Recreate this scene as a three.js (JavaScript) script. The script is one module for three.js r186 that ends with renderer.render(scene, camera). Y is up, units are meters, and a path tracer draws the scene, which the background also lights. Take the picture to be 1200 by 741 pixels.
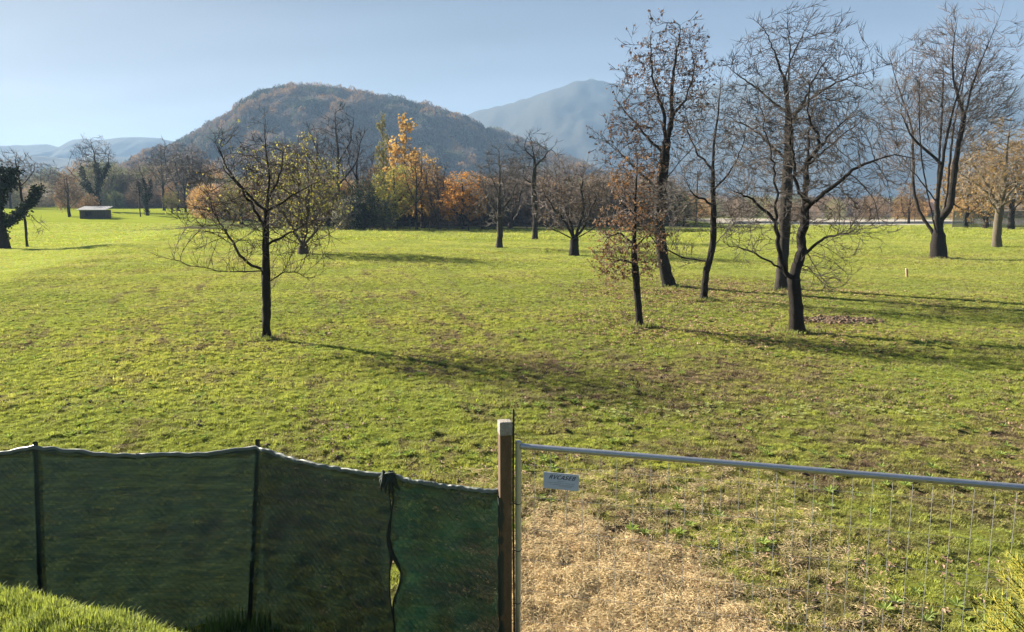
import * as THREE from 'three';
import { mergeGeometries } from 'three/addons/utils/BufferGeometryUtils.js';
import { createNoise2D, createNoise3D, createNoise4D } from 'simplex-noise';

// ---------------------------------------------------------------- camera, sky, sun, exposure
const W = 1024, H = 632;
const clamp = (x, a = 0, b = 1) => Math.min(b, Math.max(a, x));
const scene = new THREE.Scene();
const camera = new THREE.PerspectiveCamera(44.75, W / H, 0.1, 20000);
camera.position.set(0, 3.6, 0);
camera.rotation.set(-0.1462, 0, 0);
const renderer = new THREE.WebGLRenderer({ antialias: true });
renderer.setSize(W, H);
renderer.toneMapping = THREE.LinearToneMapping;
renderer.toneMappingExposure = 4.3;
renderer.shadowMap.enabled = true;
const SUN_AZ = 56 * Math.PI / 180, SUN_EL = 25 * Math.PI / 180;   // left of straight ahead, above the horizon
const SUN = new THREE.Vector3(-Math.sin(SUN_AZ) * Math.cos(SUN_EL), Math.sin(SUN_EL), -Math.cos(SUN_AZ) * Math.cos(SUN_EL));
{
  const veil = createNoise2D(rng(3)), w = 1024, h = 512, data = new Float32Array(w * h * 4);
  const top = [0.010, 0.024, 0.054], low = [0.082, 0.102, 0.128];
  for (let j = 0; j < h; j++) {
    const up = ((j + 0.5) / h - 0.5) * Math.PI, y = Math.sin(up), c = Math.cos(up);
    for (let i = 0; i < w; i++) {
      const a = ((i + 0.5) / w - 0.5) * 2 * Math.PI;
      const d = Math.cos(a) * c * SUN.x + y * SUN.y + Math.sin(a) * c * SUN.z;
      const ang = Math.acos(Math.min(1, Math.max(-1, d)));
      const t = Math.exp(-Math.max(0, y) * 5.2);
      const glow = 0.36 * Math.exp(-ang * 2.6) + 0.3 * Math.exp(-ang * 7);
      const haze = 0.34 * Math.exp(-Math.max(0, y) * 11) * Math.exp(-ang * 1.7), wisp = 1 + 0.07 * veil(Math.cos(a) * c / (Math.abs(y) + 0.22) * 1.1, Math.sin(a) * c / (Math.abs(y) + 0.22) * 3.2) * clamp(y * 12);
      const o = (j * w + i) * 4, g = [1.0, 0.93, 0.78];
      for (let k = 0; k < 3; k++) data[o + k] = top[k] + (low[k] - top[k]) * t + glow * g[k] * (0.35 + 0.65 * t) + haze * [1, 0.95, 0.82][k], data[o + k] *= wisp;
      data[o + 3] = 1;
    }
  }
  const sky = new THREE.DataTexture(data, w, h, THREE.RGBAFormat, THREE.FloatType);
  sky.mapping = THREE.EquirectangularReflectionMapping;
  sky.magFilter = THREE.LinearFilter;
  sky.needsUpdate = true;
  scene.background = sky;
  scene.environment = sky;
}
const sun = new THREE.DirectionalLight(new THREE.Color(1.0, 0.91, 0.77), 5);
sun.position.copy(SUN).multiplyScalar(100);
sun.castShadow = true;
sun.shadow.mapSize.set(4096, 4096);
Object.assign(sun.shadow.camera, { left: -90, right: 90, top: 90, bottom: -90, near: 1, far: 400 });
scene.add(sun);
scene.fog = new THREE.FogExp2(new THREE.Color(0.43, 0.67, 1.0), 2.5e-4);

// ---------------------------------------------------------------- helpers
function rng(a) { return () => { a = (a + 0x6d2b79f5) | 0; let t = Math.imul(a ^ (a >>> 15), 1 | a); t = (t + Math.imul(t ^ (t >>> 7), 61 | t)) ^ t; return ((t ^ (t >>> 14)) >>> 0) / 4294967296; }; }
const N2 = createNoise2D(rng(11)), N3 = createNoise3D(rng(12)), N4 = createNoise4D(rng(13));
const ss = (a, b, x) => { const t = clamp((x - a) / (b - a)); return t * t * (3 - 2 * t); };
const lerp = (a, b, t) => a + (b - a) * t;
const V = (x, y, z) => new THREE.Vector3(x, y, z);
const taken = new Map();
function numbered(name) { const n = taken.get(name) ?? 0; taken.set(name, n + 1); return n ? name + '_' + String(n).padStart(3, '0') : name; }
function tag(o, label, category, group, kind) {
  if (label) o.userData.label = label;
  if (category) o.userData.category = category;
  if (group) o.userData.group = group;
  if (kind) o.userData.kind = kind;
  return o;
}
function base(name, pos, turn = 0) { const g = new THREE.Group(); g.name = numbered(name); g.position.set(...pos); g.rotation.y = turn; scene.add(g); return g; }
function mesh(name, geo, mat, parent = scene) {
  const m = new THREE.Mesh(geo, mat); m.name = parent === scene ? numbered(name) : name; m.castShadow = m.receiveShadow = true; parent.add(m); return m;
}
function copyOf(o, name) { const c = o.clone(); c.name = numbered(name); c.userData = {}; scene.add(c); return c; }
const lin = (r, g, b) => new THREE.Color().setRGB(r, g, b);
const M = (name, color, rough = 0.9, extra = {}) => new THREE.MeshPhysicalMaterial({ name, color, roughness: rough, ...extra });

// collects triangles; vertex attributes position, normal, uv and (optionally) colour
class GB {
  constructor(colored = false) { this.p = []; this.n = []; this.u = []; this.i = []; this.c = colored ? [] : null; }
  get count() { return this.p.length / 3; }
  vert(x, y, z, nx, ny, nz, u = 0, v = 0, c) { this.p.push(x, y, z); this.n.push(nx, ny, nz); this.u.push(u, v); if (this.c) this.c.push(c[0], c[1], c[2]); return this.p.length / 3 - 1; }
  // tube through pts (Vector3) with radii; last radius may be 0
  tube(pts, rad, sides, v0 = 0) {
    const n = pts.length; if (n < 2) return;
    let ref = V(0, 0, 1), t = V(), a = V(), b = V();
    t.subVectors(pts[1], pts[0]).normalize(); if (Math.abs(t.z) > 0.9) ref.set(1, 0, 0);
    a.crossVectors(t, ref).normalize();
    let v = v0, prev = -1;
    const around = Math.max(1, Math.round(2 * Math.PI * rad[0] / 0.35));
    for (let k = 0; k < n; k++) {
      t.subVectors(pts[Math.min(n - 1, k + 1)], pts[Math.max(0, k - 1)]).normalize();
      a.addScaledVector(t, -a.dot(t)).normalize(); b.crossVectors(t, a);
      if (k) v += pts[k].distanceTo(pts[k - 1]);
      const first = this.count, lump = sides > 6 && rad[k] > 0.05;
      for (let s = 0; s <= sides; s++) {
        const g = s / sides * 2 * Math.PI, cx = Math.cos(g), sy = Math.sin(g);
        const nx = a.x * cx + b.x * sy, ny = a.y * cx + b.y * sy, nz = a.z * cx + b.z * sy;
        const q = rad[k] * (lump ? 1 + 0.13 * N3(cx * 1.6 + pts[0].x, v / (rad[k] * 3.5), sy * 1.6) + 0.07 * N3(cx * 4, v / (rad[k] * 5), sy * 4) : 1);
        this.vert(pts[k].x + nx * q, pts[k].y + ny * q, pts[k].z + nz * q, nx, ny, nz, s / sides * around, v / 0.5);
      }
      if (prev >= 0) for (let s = 0; s < sides; s++) { const q = prev + s, r = first + s; this.i.push(q, q + 1, r, q + 1, r + 1, r); }
      prev = first;
    }
  }
  // cheap thin twig: three-sided, two segments, pointed
  twig(p0, p1, p2, r) {
    const t = V().subVectors(p2, p0).normalize(), a = V().crossVectors(t, Math.abs(t.y) > 0.9 ? V(1, 0, 0) : V(0, 1, 0)).normalize(), b = V().crossVectors(t, a);
    const ring = (p, q) => { const f = this.count; for (let s = 0; s < 3; s++) { const g = s * 2.0944, nx = a.x * Math.cos(g) + b.x * Math.sin(g), ny = a.y * Math.cos(g) + b.y * Math.sin(g), nz = a.z * Math.cos(g) + b.z * Math.sin(g); this.vert(p.x + nx * q, p.y + ny * q, p.z + nz * q, nx, ny, nz); } return f; };
    const A = ring(p0, r), B = ring(p1, r * 0.75), C = this.vert(p2.x, p2.y, p2.z, t.x, t.y, t.z);
    for (let s = 0; s < 3; s++) { const e = (s + 1) % 3; this.i.push(A + s, A + e, B + s, A + e, B + e, B + s, B + s, B + e, C); }
  }
  // folded leaf: two triangles about the midrib
  leaf(p, dir, side, up, len, wid, c) {
    const q = (f, s, u) => [p.x + dir.x * f + side.x * s + up.x * u, p.y + dir.y * f + side.y * s + up.y * u, p.z + dir.z * f + side.z * s + up.z * u];
    const f = this.count, k = 0.25 * wid;
    for (const a of [q(0, 0, 0), q(len * 0.55, wid / 2, k), q(len, 0, -k * 0.5), q(len * 0.5, -wid / 2, k)]) this.vert(...a, up.x, up.y, up.z, 0, 0, c);
    this.i.push(f, f + 1, f + 2, f, f + 2, f + 3);
  }
  build(name, mat, parent) { return mesh(name, this.geo(), mat, parent); }
  geo() {
    const g = new THREE.BufferGeometry();
    g.setAttribute('position', new THREE.Float32BufferAttribute(this.p, 3));
    g.setAttribute('normal', new THREE.Float32BufferAttribute(this.n, 3));
    g.setAttribute('uv', new THREE.Float32BufferAttribute(this.u, 2));
    if (this.c) g.setAttribute('color', new THREE.Float32BufferAttribute(this.c, 3));
    g.setIndex(this.i);
    return g;
  }
}
function tileTexture(size, f, srgb = false) {      // f(u, v, n) with n(freq, seed) a tiling noise in -1..1
  const d = new Uint8Array(size * size * 4);
  for (let y = 0; y < size; y++) for (let x = 0; x < size; x++) {
    const a = x / size * 2 * Math.PI, b = y / size * 2 * Math.PI;
    const n = (fx, fy, s) => N4(Math.cos(a) * fx / 6.2832 + s, Math.sin(a) * fx / 6.2832 - s, Math.cos(b) * fy / 6.2832 + 2 * s, Math.sin(b) * fy / 6.2832);
    const c = f(x / size, y / size, n), o = (y * size + x) * 4;
    for (let k = 0; k < 3; k++) d[o + k] = clamp(c[k]) * 255;
    d[o + 3] = 255;
  }
  const t = new THREE.DataTexture(d, size, size, THREE.RGBAFormat);
  t.wrapS = t.wrapT = THREE.RepeatWrapping; t.magFilter = THREE.LinearFilter; t.needsUpdate = true;
  if (srgb) t.colorSpace = THREE.SRGBColorSpace;
  return t;
}
function box(w, h, d, x = 0, y = 0, z = 0) { const g = new THREE.BoxGeometry(w, h, d); g.translate(x, y, z); return g; }
function rod(a, b, r, sides = 8) { const g = new GB(); g.tube([V(...a), V(...b)], [r, r], sides); return g.geo(); }

// ---------------------------------------------------------------- terrain
const fenceLine = [[-9, -6.25], [-3.97, -6.15], [-2.1, -6.1], [-0.92, -5.55], [-0.04, -5.2], [3.6, -4.3], [9, -3.2]];
function at(line, x) { for (let k = 1; k < line.length; k++) if (x <= line[k][0] || k === line.length - 1) { const [x0, z0] = line[k - 1], [x1, z1] = line[k]; return lerp(z0, z1, (x - x0) / (x1 - x0)); } }
function terraceDist(x, z) { return ((z + 3.93) - (x + 1.48) * 0.306) * 0.956; }     // positive on the terrace the camera stands over
function ground(x, z) {                                                               // without the clods
  const d = -z;
  let h = 0.05 * N2(x / 7, z / 7) * ss(6, 14, d) + 0.14 * N2(x / 28 + 5, z / 28) * ss(18, 60, d);
  h += 2.5 * ss(90, 270, d) * ss(-25, -75, x);
  h += 0.5 * ss(30, 75, d) * ss(20, 60, x) * (1 - ss(80, 130, d));
  h -= 0.4 * ss(0.5, -7, (x + 23.7) * 0.957 - (z + 35.5) * 0.2905) * ss(22, 34, d) * (1 - ss(110, 150, d));
  h -= 5 * ss(300, 520, d);
  h += (1.03 - 0.19 * ss(-2.9, -1.3, x) * (1 - ss(1, 2.2, x))) * ss(-1.5, -0.1, terraceDist(x, z));
  return h;
}
function clods(x, z) { return 0.028 * N2(x / 0.5, z / 0.5) + 0.022 * N2(x / 0.19 + 9, z / 0.19) + 0.012 * N2(x / 0.09, z / 0.09); }
const HT = (x, z) => ground(x, z) + clods(x, z) * (1 - ss(18, 45, -z));
// what covers the ground: each 0..1
function cover(x, z) {
  const d = -z, n1 = N2(x / 7 + 3, z / 7), n2 = N2(x / 1.7, z / 1.7 + 7), n3 = N2(x / 0.45 + 2, z / 0.45);
  // mown boundary from (-23.7,-35.5) towards (-54.6,-137)
  const side = ((x + 23.7) * 0.957 - (z + 35.5) * 0.2905) + 0.5 * N2(x / 9, z / 9);   // negative = beyond the boundary
  const smooth = ss(1.2, -1.2, side) * ss(20, 30, d);
  const run = (x * 0.2905 + z * 0.957);                                               // along the boundary
  const rows = N2(side / 1.1, run / 16) * 0.6 + N2(side / 0.5, run / 9) * 0.4;
  let straw = ss(1.28, 0.55, Math.hypot((x - 0.85) / 1.15, (z + 5.9) / 2.35) + 0.24 * n2 + 0.22 * n3 + (x > 1 ? 0.1 * (d - 6) : 0));
  const warm = ss(-3, 6, x) * ss(28, 12, d) * 0.2 + ss(1.2, 0.2, Math.hypot((x - 2.6) / 5, (z + 15.5) / 5)) * 0.27 + ss(1.2, 0.3, Math.hypot((x - 8) / 6, (z + 9) / 4)) * 0.16
    + ss(1.3, 0.4, Math.hypot((x + 0.5) / 4.5, (z + 18.5) / 3)) * 0.12 + ss(1, 0.3, Math.hypot((x - 0.9) / 1.5, (z + 8.6) / 1.4)) * 0.35;
  let brown = clamp(0.1 + 0.34 * n1 * 0.6 + 0.4 * n2 * 0.7 + 0.28 * n3 + 0.62 * Math.max(0, rows) * ss(6, -3, x) + warm) * (1 - 0.75 * smooth) * (1 - ss(40, 90, d) * 0.55);
  const dirt = ss(1, 0.45, Math.hypot((x - 10.1) / 1.3, (z + 23.3) / 0.9) + 0.3 * n3);
  for (const [tx, tz, r] of BASES) brown = Math.max(brown, ss(1, 0.2, Math.hypot(x - tx, z - tz) / r + 0.3 * n3) * 0.9);
  if (terraceDist(x, z) > -0.4) { brown *= 0.3; straw = 0; }
  return { brown, straw, smooth, dirt, n1, n2, n3, rows };
}
const BASES = [[-6.59, -20.29, 0.7], [3.71, -21.99, 0.7], [6.8, -32.91, 1.2], [7.18, -28.51, 0.8], [8.02, -21.25, 1.0], [11.24, -31.92, 1.3], [27.99, -50.4, 1.8]];

const groundTex = tileTexture(512, (u, v, n) => {
  const a = 0.74 + 0.16 * n(10, 10, 1) + 0.2 * n(34, 34, 2) + 0.22 * n(90, 90, 3);
  const b = n(24, 24, 5);
  return [a * (1 + 0.1 * b), a, a * (1 - 0.12 * b)];
});
const groundBump = tileTexture(512, (u, v, n) => { const a = 0.5 + 0.22 * n(16, 16, 7) + 0.2 * n(60, 60, 8) + 0.16 * n(120, 120, 9); return [a, a, a]; });
{
  const axis = (fine, upto, grow, end) => { const out = [0]; let s = fine, x = 0; while (x < end) { x += s; out.push(x); if (x > upto) s *= grow; } return out; };
  const half = axis(0.1, 9, 1.045, 6000), xs = [...half.slice(1).reverse().map((v) => -v), ...half];
  const zs = [...axis(0.5, 30, 1.4, 300).slice(1).reverse(), ...axis(0.08, 13, 1.03, 9000).map((v) => -v)];
  const nx = xs.length, nz = zs.length, p = new Float32Array(nx * nz * 3), c = new Float32Array(nx * nz * 3), u = new Float32Array(nx * nz * 2), idx = [];
  const soil = [0.085, 0.06, 0.038], turf = [0.15, 0.17, 0.03], strawC = [0.38, 0.28, 0.155], mown = [0.29, 0.34, 0.045], dirtC = [0.12, 0.078, 0.048], far = [0.15, 0.19, 0.05], wood = [0.09, 0.075, 0.05];
  for (let j = 0; j < nz; j++) for (let i = 0; i < nx; i++) {
    const x = xs[i], z = zs[j], k = j * nx + i, d = -z;
    p[k * 3] = x; p[k * 3 + 1] = HT(x, z); p[k * 3 + 2] = z; u[k * 2] = x / 3.1; u[k * 2 + 1] = z / 3.1;
    const w = cover(x, z);
    for (let q = 0; q < 3; q++) {
      let v = lerp(turf[q], soil[q], clamp(w.brown * 1.25));
      v = lerp(v, lerp(turf[q], mown[q], 0.75), ss(25, 70, d) * (1 - w.brown * 0.8));
      v = lerp(v, mown[q] * (1 + 0.1 * w.n2), w.smooth);
      v = lerp(v, strawC[q] * (0.8 + 0.25 * w.n3), w.straw);
      v = lerp(v, dirtC[q], w.dirt);
      const beyond = Math.max(ss(104, 112, d) * (1 - ss(-50, -62, x)) * (1 - ss(28, 34, x)), ss(184, 190, d) * ss(20, 30, x), ss(280, 330, d));
      const gravel = ss(128, 132, d) * (1 - ss(176, 184, d)) * ss(34, 40, x);
      v = lerp(v, [0.5, 0.45, 0.37][q], gravel);
      c[k * 3 + q] = lerp(v, lerp(far[q], wood[q], clamp(0.5 + w.n1)), beyond);
    }
  }
  for (let j = 0; j < nz - 1; j++) for (let i = 0; i < nx - 1; i++) { const a = j * nx + i, b = a + 1, e = a + nx, f = e + 1; idx.push(a, b, e, b, f, e); }
  const g = new THREE.BufferGeometry();
  g.setAttribute('position', new THREE.BufferAttribute(p, 3)); g.setAttribute('color', new THREE.BufferAttribute(c, 3)); g.setAttribute('uv', new THREE.BufferAttribute(u, 2));
  g.setIndex(idx.reverse ? idx : idx); g.computeVertexNormals();
  if (g.attributes.normal.getY(0) < 0) { for (let k = 0; k < idx.length; k += 3) [idx[k], idx[k + 1]] = [idx[k + 1], idx[k]]; g.setIndex(idx); g.computeVertexNormals(); }
  const mat = M('meadow_soil', 0xffffff, 0.95, { vertexColors: true, map: groundTex, bumpMap: groundBump, bumpScale: 0.02, specularIntensity: 0 });
  tag(mesh('ground', g, mat), 'rough meadow of short green grass, bare soil and straw', 'ground', null, 'structure');
}

// ---------------------------------------------------------------- hills and mountains
function ridge(name, label, D, front, back, profile, rough, color, seed, foot = -6) {
  const pts = profile.map(([px, py]) => [(px - 600) / 900 * D, 3.6 + (238 - py) / 900 * D]);
  const x0 = pts[0][0], x1 = pts[pts.length - 1][0], nx = 260, nz = 56;
  const crest = (x) => { for (let k = 1; k < pts.length; k++) if (x <= pts[k][0] || k === pts.length - 1) { const t = clamp((x - pts[k - 1][0]) / (pts[k][0] - pts[k - 1][0])); return lerp(pts[k - 1][1], pts[k][1], t * t * (3 - 2 * t) * 0.5 + t * 0.5); } };
  const f = (x, z) => {
    const w = (z + D) + front * 0.14 * N2(x / front * 1.2 + seed, seed);
    const t = w > 0 ? w / front : -w / back, c = crest(x), sh = Math.max(0, 1 - t);
    const spur = Math.abs(N2(x / front * 2.1 + seed, z / front * 0.8)) - 0.35, fine = N2(x / front * 6, z / front * 4 + seed) * 0.35 + N2(x / front * 14, z / front * 11 + seed) * 0.14;
    return foot + (c - foot) * (0.75 * sh + 0.25 * ss(0, 1, sh)) + rough * c * (spur + fine) * Math.min(1, t * 3) * Math.min(1, sh * 2.2);
  };
  const g = new THREE.PlaneGeometry(1, 1, nx, nz), p = g.attributes.position;
  for (let k = 0; k < p.count; k++) { const x = lerp(x0, x1, p.getX(k) + 0.5), z = lerp(-D - back * 1.02, -D + front * 1.02, 0.5 - p.getY(k)); p.setXYZ(k, x, f(x, z) - (Math.abs(p.getY(k)) > 0.499 ? 8 : 0), z); }
  g.computeVertexNormals();
  const uv = g.attributes.uv; for (let k = 0; k < p.count; k++) uv.setXY(k, p.getX(k) / (D * 0.05), p.getZ(k) / (D * 0.05));
  const m = mesh(name, g, M(name + '_wood', lin(...color), 1, { map: groundTex, specularIntensity: 0.1 }));
  tag(m, label, name.replace(/_/g, ' '), null, 'structure');
  return f;
}
const hillAt = ridge('hill', 'wooded dome-shaped hill rising behind the meadow trees', 930, 300, 330,
  [[-40, 250], [60, 239], [130, 219], [185, 192], [215, 173], [250, 148], [300, 119], [350, 110], [400, 114], [450, 120], [500, 131], [540, 143], [580, 159], [620, 175], [660, 193], [700, 209], [770, 227], [880, 247]], 0.24, [0.075, 0.06, 0.045], 3.3);
ridge('mountain_range', 'long blue mountain range behind the bare trees', 2300, 760, 640,
  [[420, 200], [500, 160], [560, 131], [590, 127], [620, 121], [650, 112], [672, 104], [690, 100], [715, 102], [745, 108], [790, 112], [840, 104], [880, 98], [930, 101], [975, 104], [1010, 98], [1040, 95], [1075, 104], [1120, 109], [1165, 100], [1200, 95], [1260, 90], [1340, 104], [1440, 130]], 0.1, [0.06, 0.06, 0.05], 8.1);
ridge('distant_hills', 'hazy low blue hills on the horizon left of the wooded hill', 2700, 640, 640,
  [[-220, 190], [-120, 170], [-40, 178], [0, 174], [30, 171], [55, 170], [80, 174], [105, 166], [140, 167], [165, 165], [190, 164], [230, 170], [300, 185], [420, 200]], 0.12, [0.06, 0.065, 0.055], 5.7);
ridge('distant_foothills', 'lower hazy blue foothills in front of the far hills', 1900, 380, 380,
  [[-220, 205], [-100, 196], [-20, 193], [40, 183], [90, 187], [140, 184], [190, 190], [260, 205], [330, 226]], 0.12, [0.06, 0.065, 0.055], 2.2);

// ---------------------------------------------------------------- distant woods: fuzzy bare crowns, far too many to count
function fuzz(seed, n, len, wid) {
  const R = rng(seed), g = new GB();
  for (let k = 0; k < n; k++) {
    const a = R() * 6.283, y = R() * 2 - 1, r = Math.cbrt(0.15 + 0.85 * R()), q = Math.sqrt(1 - y * y);
    const o = V(Math.cos(a) * q * r, y * r, Math.sin(a) * q * r), dir = o.clone().add(V(R() - 0.5, R() * 0.9 - 0.1, R() - 0.5)).normalize(), s = V(R() - 0.5, R() - 0.5, R() - 0.5).cross(dir).normalize();
    const f = g.count, nn = o.clone().add(V(0, 0.3, 0)).normalize(), L = len * (0.6 + R() * 0.8), w = wid * (0.6 + R() * 0.8);
    g.vert(o.x - s.x * w, o.y - s.y * w, o.z - s.z * w, nn.x, nn.y, nn.z); g.vert(o.x + s.x * w, o.y + s.y * w, o.z + s.z * w, nn.x, nn.y, nn.z); g.vert(o.x + dir.x * L, o.y + dir.y * L, o.z + dir.z * L, nn.x, nn.y, nn.z);
    g.i.push(f, f + 1, f + 2);
  }
  return g.geo();
}
function scatter(name, label, category, geo, mat, list, parent = scene) {   // list of [x, y, z, sx, sy, sz, turn, [r,g,b]]
  const im = new THREE.InstancedMesh(geo, mat, list.length), o = new THREE.Object3D(), c = new THREE.Color();
  list.forEach(([x, y, z, sx, sy, sz, t, col, tx = 0, tz = 0], k) => { o.position.set(x, y, z); o.scale.set(sx, sy, sz); o.rotation.set(tx, t, tz, 'YXZ'); o.updateMatrix(); im.setMatrixAt(k, o.matrix); im.setColorAt(k, c.setRGB(...col)); });
  im.name = numbered(name); im.castShadow = im.receiveShadow = true; parent.add(im);
  return tag(im, label, category, null, 'stuff');
}
{
  const R = rng(77), list = [];
  const tone = (x, z) => { const n = N2(x / 60, z / 60) + (R() - 0.5) * 1.3, k = 0.75 + R() * 0.5; if (N2(x / 75 + 20, z / 75) > 0.5 && R() < 0.75) return [0.03, 0.042, 0.022].map((v) => v * k); return (n > 0.55 ? [0.19, 0.115, 0.045] : n > 0.1 ? [0.115, 0.083, 0.055] : n > -0.5 ? [0.1, 0.08, 0.065] : [0.07, 0.075, 0.04]).map((v) => v * k * 1.35); };
  for (let k = 0; k < 27000; k++) {
    const x = lerp(-560, 280, R()), z = lerp(-1010, -630, R()), y = hillAt(x, z); if (y < -3) continue;
    const s = 2.2 + 2.6 * R() * R() + 0.5; list.push([x, y + s * 0.9, z, s, s * (1.0 + 0.5 * R()), s, R() * 6.28, tone(x, z)]);
  }
  scatter('hill_forest', 'bare brown autumn forest covering the dome-shaped hill', 'forest', fuzz(5, 150, 0.3, 0.13), M('far_wood', 0xffffff, 1, { flatShading: true, transmission: 0.3, thickness: 0, specularIntensity: 0.1 }), list);
  const low = [];
  for (let k = 0; k < 3600; k++) {
    const d = 124 + 480 * Math.pow(R(), 1.7), u = lerp(-0.72, 0.74, R()), x = u * d, z = -d;
    if (u < -0.4 && d < 225) continue; if (u > 0.2 && d < 165) continue; if (u > 0.2 && d < 260 && R() < 0.6) continue; if (u < -0.3 && d < 150) continue;
    const s = (2.2 + 2.0 * R()) * (u > 0.2 ? 0.7 : 1), tn = tone(x, z).map((v) => v * 2.0); low.push([x, ground(x, z) + s * 0.85, z, s, s * (0.95 + 0.25 * R()), s, R() * 6.28, tn]);
  }
  for (let k = 0; k < 420; k++) { const d = lerp(235, 430, R()), u = lerp(-0.74, -0.36, R()), x = u * d, z = -d, s = (4 + 3.4 * R()) * (u < -0.62 ? 0.75 : 1); if (u < -0.56 && d < 290) continue; low.push([x, ground(x, z) + s * 0.8, z, s, s * 1.1, s, R() * 6.28, tone(x, z).map((v) => v * 2.0)]); }
  scatter('distant_wood', 'bare brown trees of a far wood beyond the meadow', 'wood', fuzz(6, 1100, 0.26, 0.016), M('mid_wood', 0xffffff, 1, { flatShading: true, transmission: 0.3, thickness: 0, specularIntensity: 0.1 }), low);
}

// ---------------------------------------------------------------- trees
const barkBump = tileTexture(256, (u, v, n) => { const a = 0.5 + 0.35 * n(26, 7, 21) + 0.2 * n(50, 18, 22); return [a, a, a]; });
const barkMap = tileTexture(256, (u, v, n) => { const a = 0.72 + 0.2 * n(20, 5, 25) + 0.14 * n(60, 40, 26), l = Math.max(0, n(9, 9, 28) - 0.35) * 0.5; return [a + l * 0.8, a + l, a + l * 0.8]; });
const bark = (name, c) => M(name, lin(...c), 0.92, { map: barkMap, bumpMap: barkBump, bumpScale: 0.025, specularIntensity: 0.4 });
const BARK = { dark: bark('dark_bark', [0.04, 0.032, 0.027]), grey: bark('grey_bark', [0.07, 0.06, 0.05]), brown: bark('brown_bark', [0.1, 0.075, 0.055]), pale: bark('pale_bark', [0.2, 0.165, 0.12]) };
const TWIG = { dark: M('dark_twigs', lin(0.05, 0.038, 0.032), 0.8, { specularIntensity: 0.5 }), grey: M('grey_twigs', lin(0.075, 0.062, 0.052), 0.7, { specularIntensity: 0.6 }), brown: M('brown_twigs', lin(0.085, 0.058, 0.042), 0.7), pale: M('pale_twigs', lin(0.24, 0.19, 0.13), 0.7) };
const leafMat = (name, t = 0.45) => M(name, 0xffffff, 0.85, { vertexColors: true, flatShading: true, transmission: t, thickness: 0, side: THREE.DoubleSide, specularIntensity: 0.4 });
const LEAF = leafMat('autumn_leaves'), EVERGREEN = leafMat('evergreen_leaves', 0.2);
const PAL = {
  rust: [[0.2, 0.115, 0.062], [0.27, 0.165, 0.095], [0.15, 0.085, 0.052], [0.32, 0.22, 0.14], [0.34, 0.18, 0.065]],
  brown: [[0.15, 0.085, 0.05], [0.22, 0.13, 0.08], [0.1, 0.06, 0.04]],
  gold: [[0.588, 0.364, 0.084], [0.504, 0.294, 0.077], [0.644, 0.434, 0.126], [0.420, 0.280, 0.098]],
  amber: [[0.36, 0.23, 0.075], [0.31, 0.19, 0.065], [0.4, 0.27, 0.1], [0.24, 0.16, 0.075]],
  orange: [[0.644, 0.308, 0.056], [0.728, 0.392, 0.070], [0.532, 0.238, 0.056], [0.420, 0.238, 0.084]],
  yellow: [[0.504, 0.462, 0.084], [0.392, 0.392, 0.084], [0.588, 0.490, 0.112], [0.280, 0.308, 0.084]],
  olive: [[0.2, 0.2, 0.06], [0.26, 0.24, 0.08], [0.14, 0.15, 0.05], [0.32, 0.25, 0.08]],
  tan: [[0.28, 0.19, 0.1], [0.22, 0.14, 0.08], [0.34, 0.24, 0.13], [0.18, 0.12, 0.07]],
  ivy: [[0.022, 0.034, 0.016], [0.03, 0.045, 0.02], [0.016, 0.024, 0.013]],
  shrub: [[0.05, 0.07, 0.03], [0.09, 0.11, 0.05], [0.035, 0.05, 0.022], [0.2, 0.21, 0.14]],
  silver: [[0.3, 0.29, 0.22], [0.22, 0.21, 0.14], [0.14, 0.14, 0.08], [0.4, 0.37, 0.3]],
};
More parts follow.
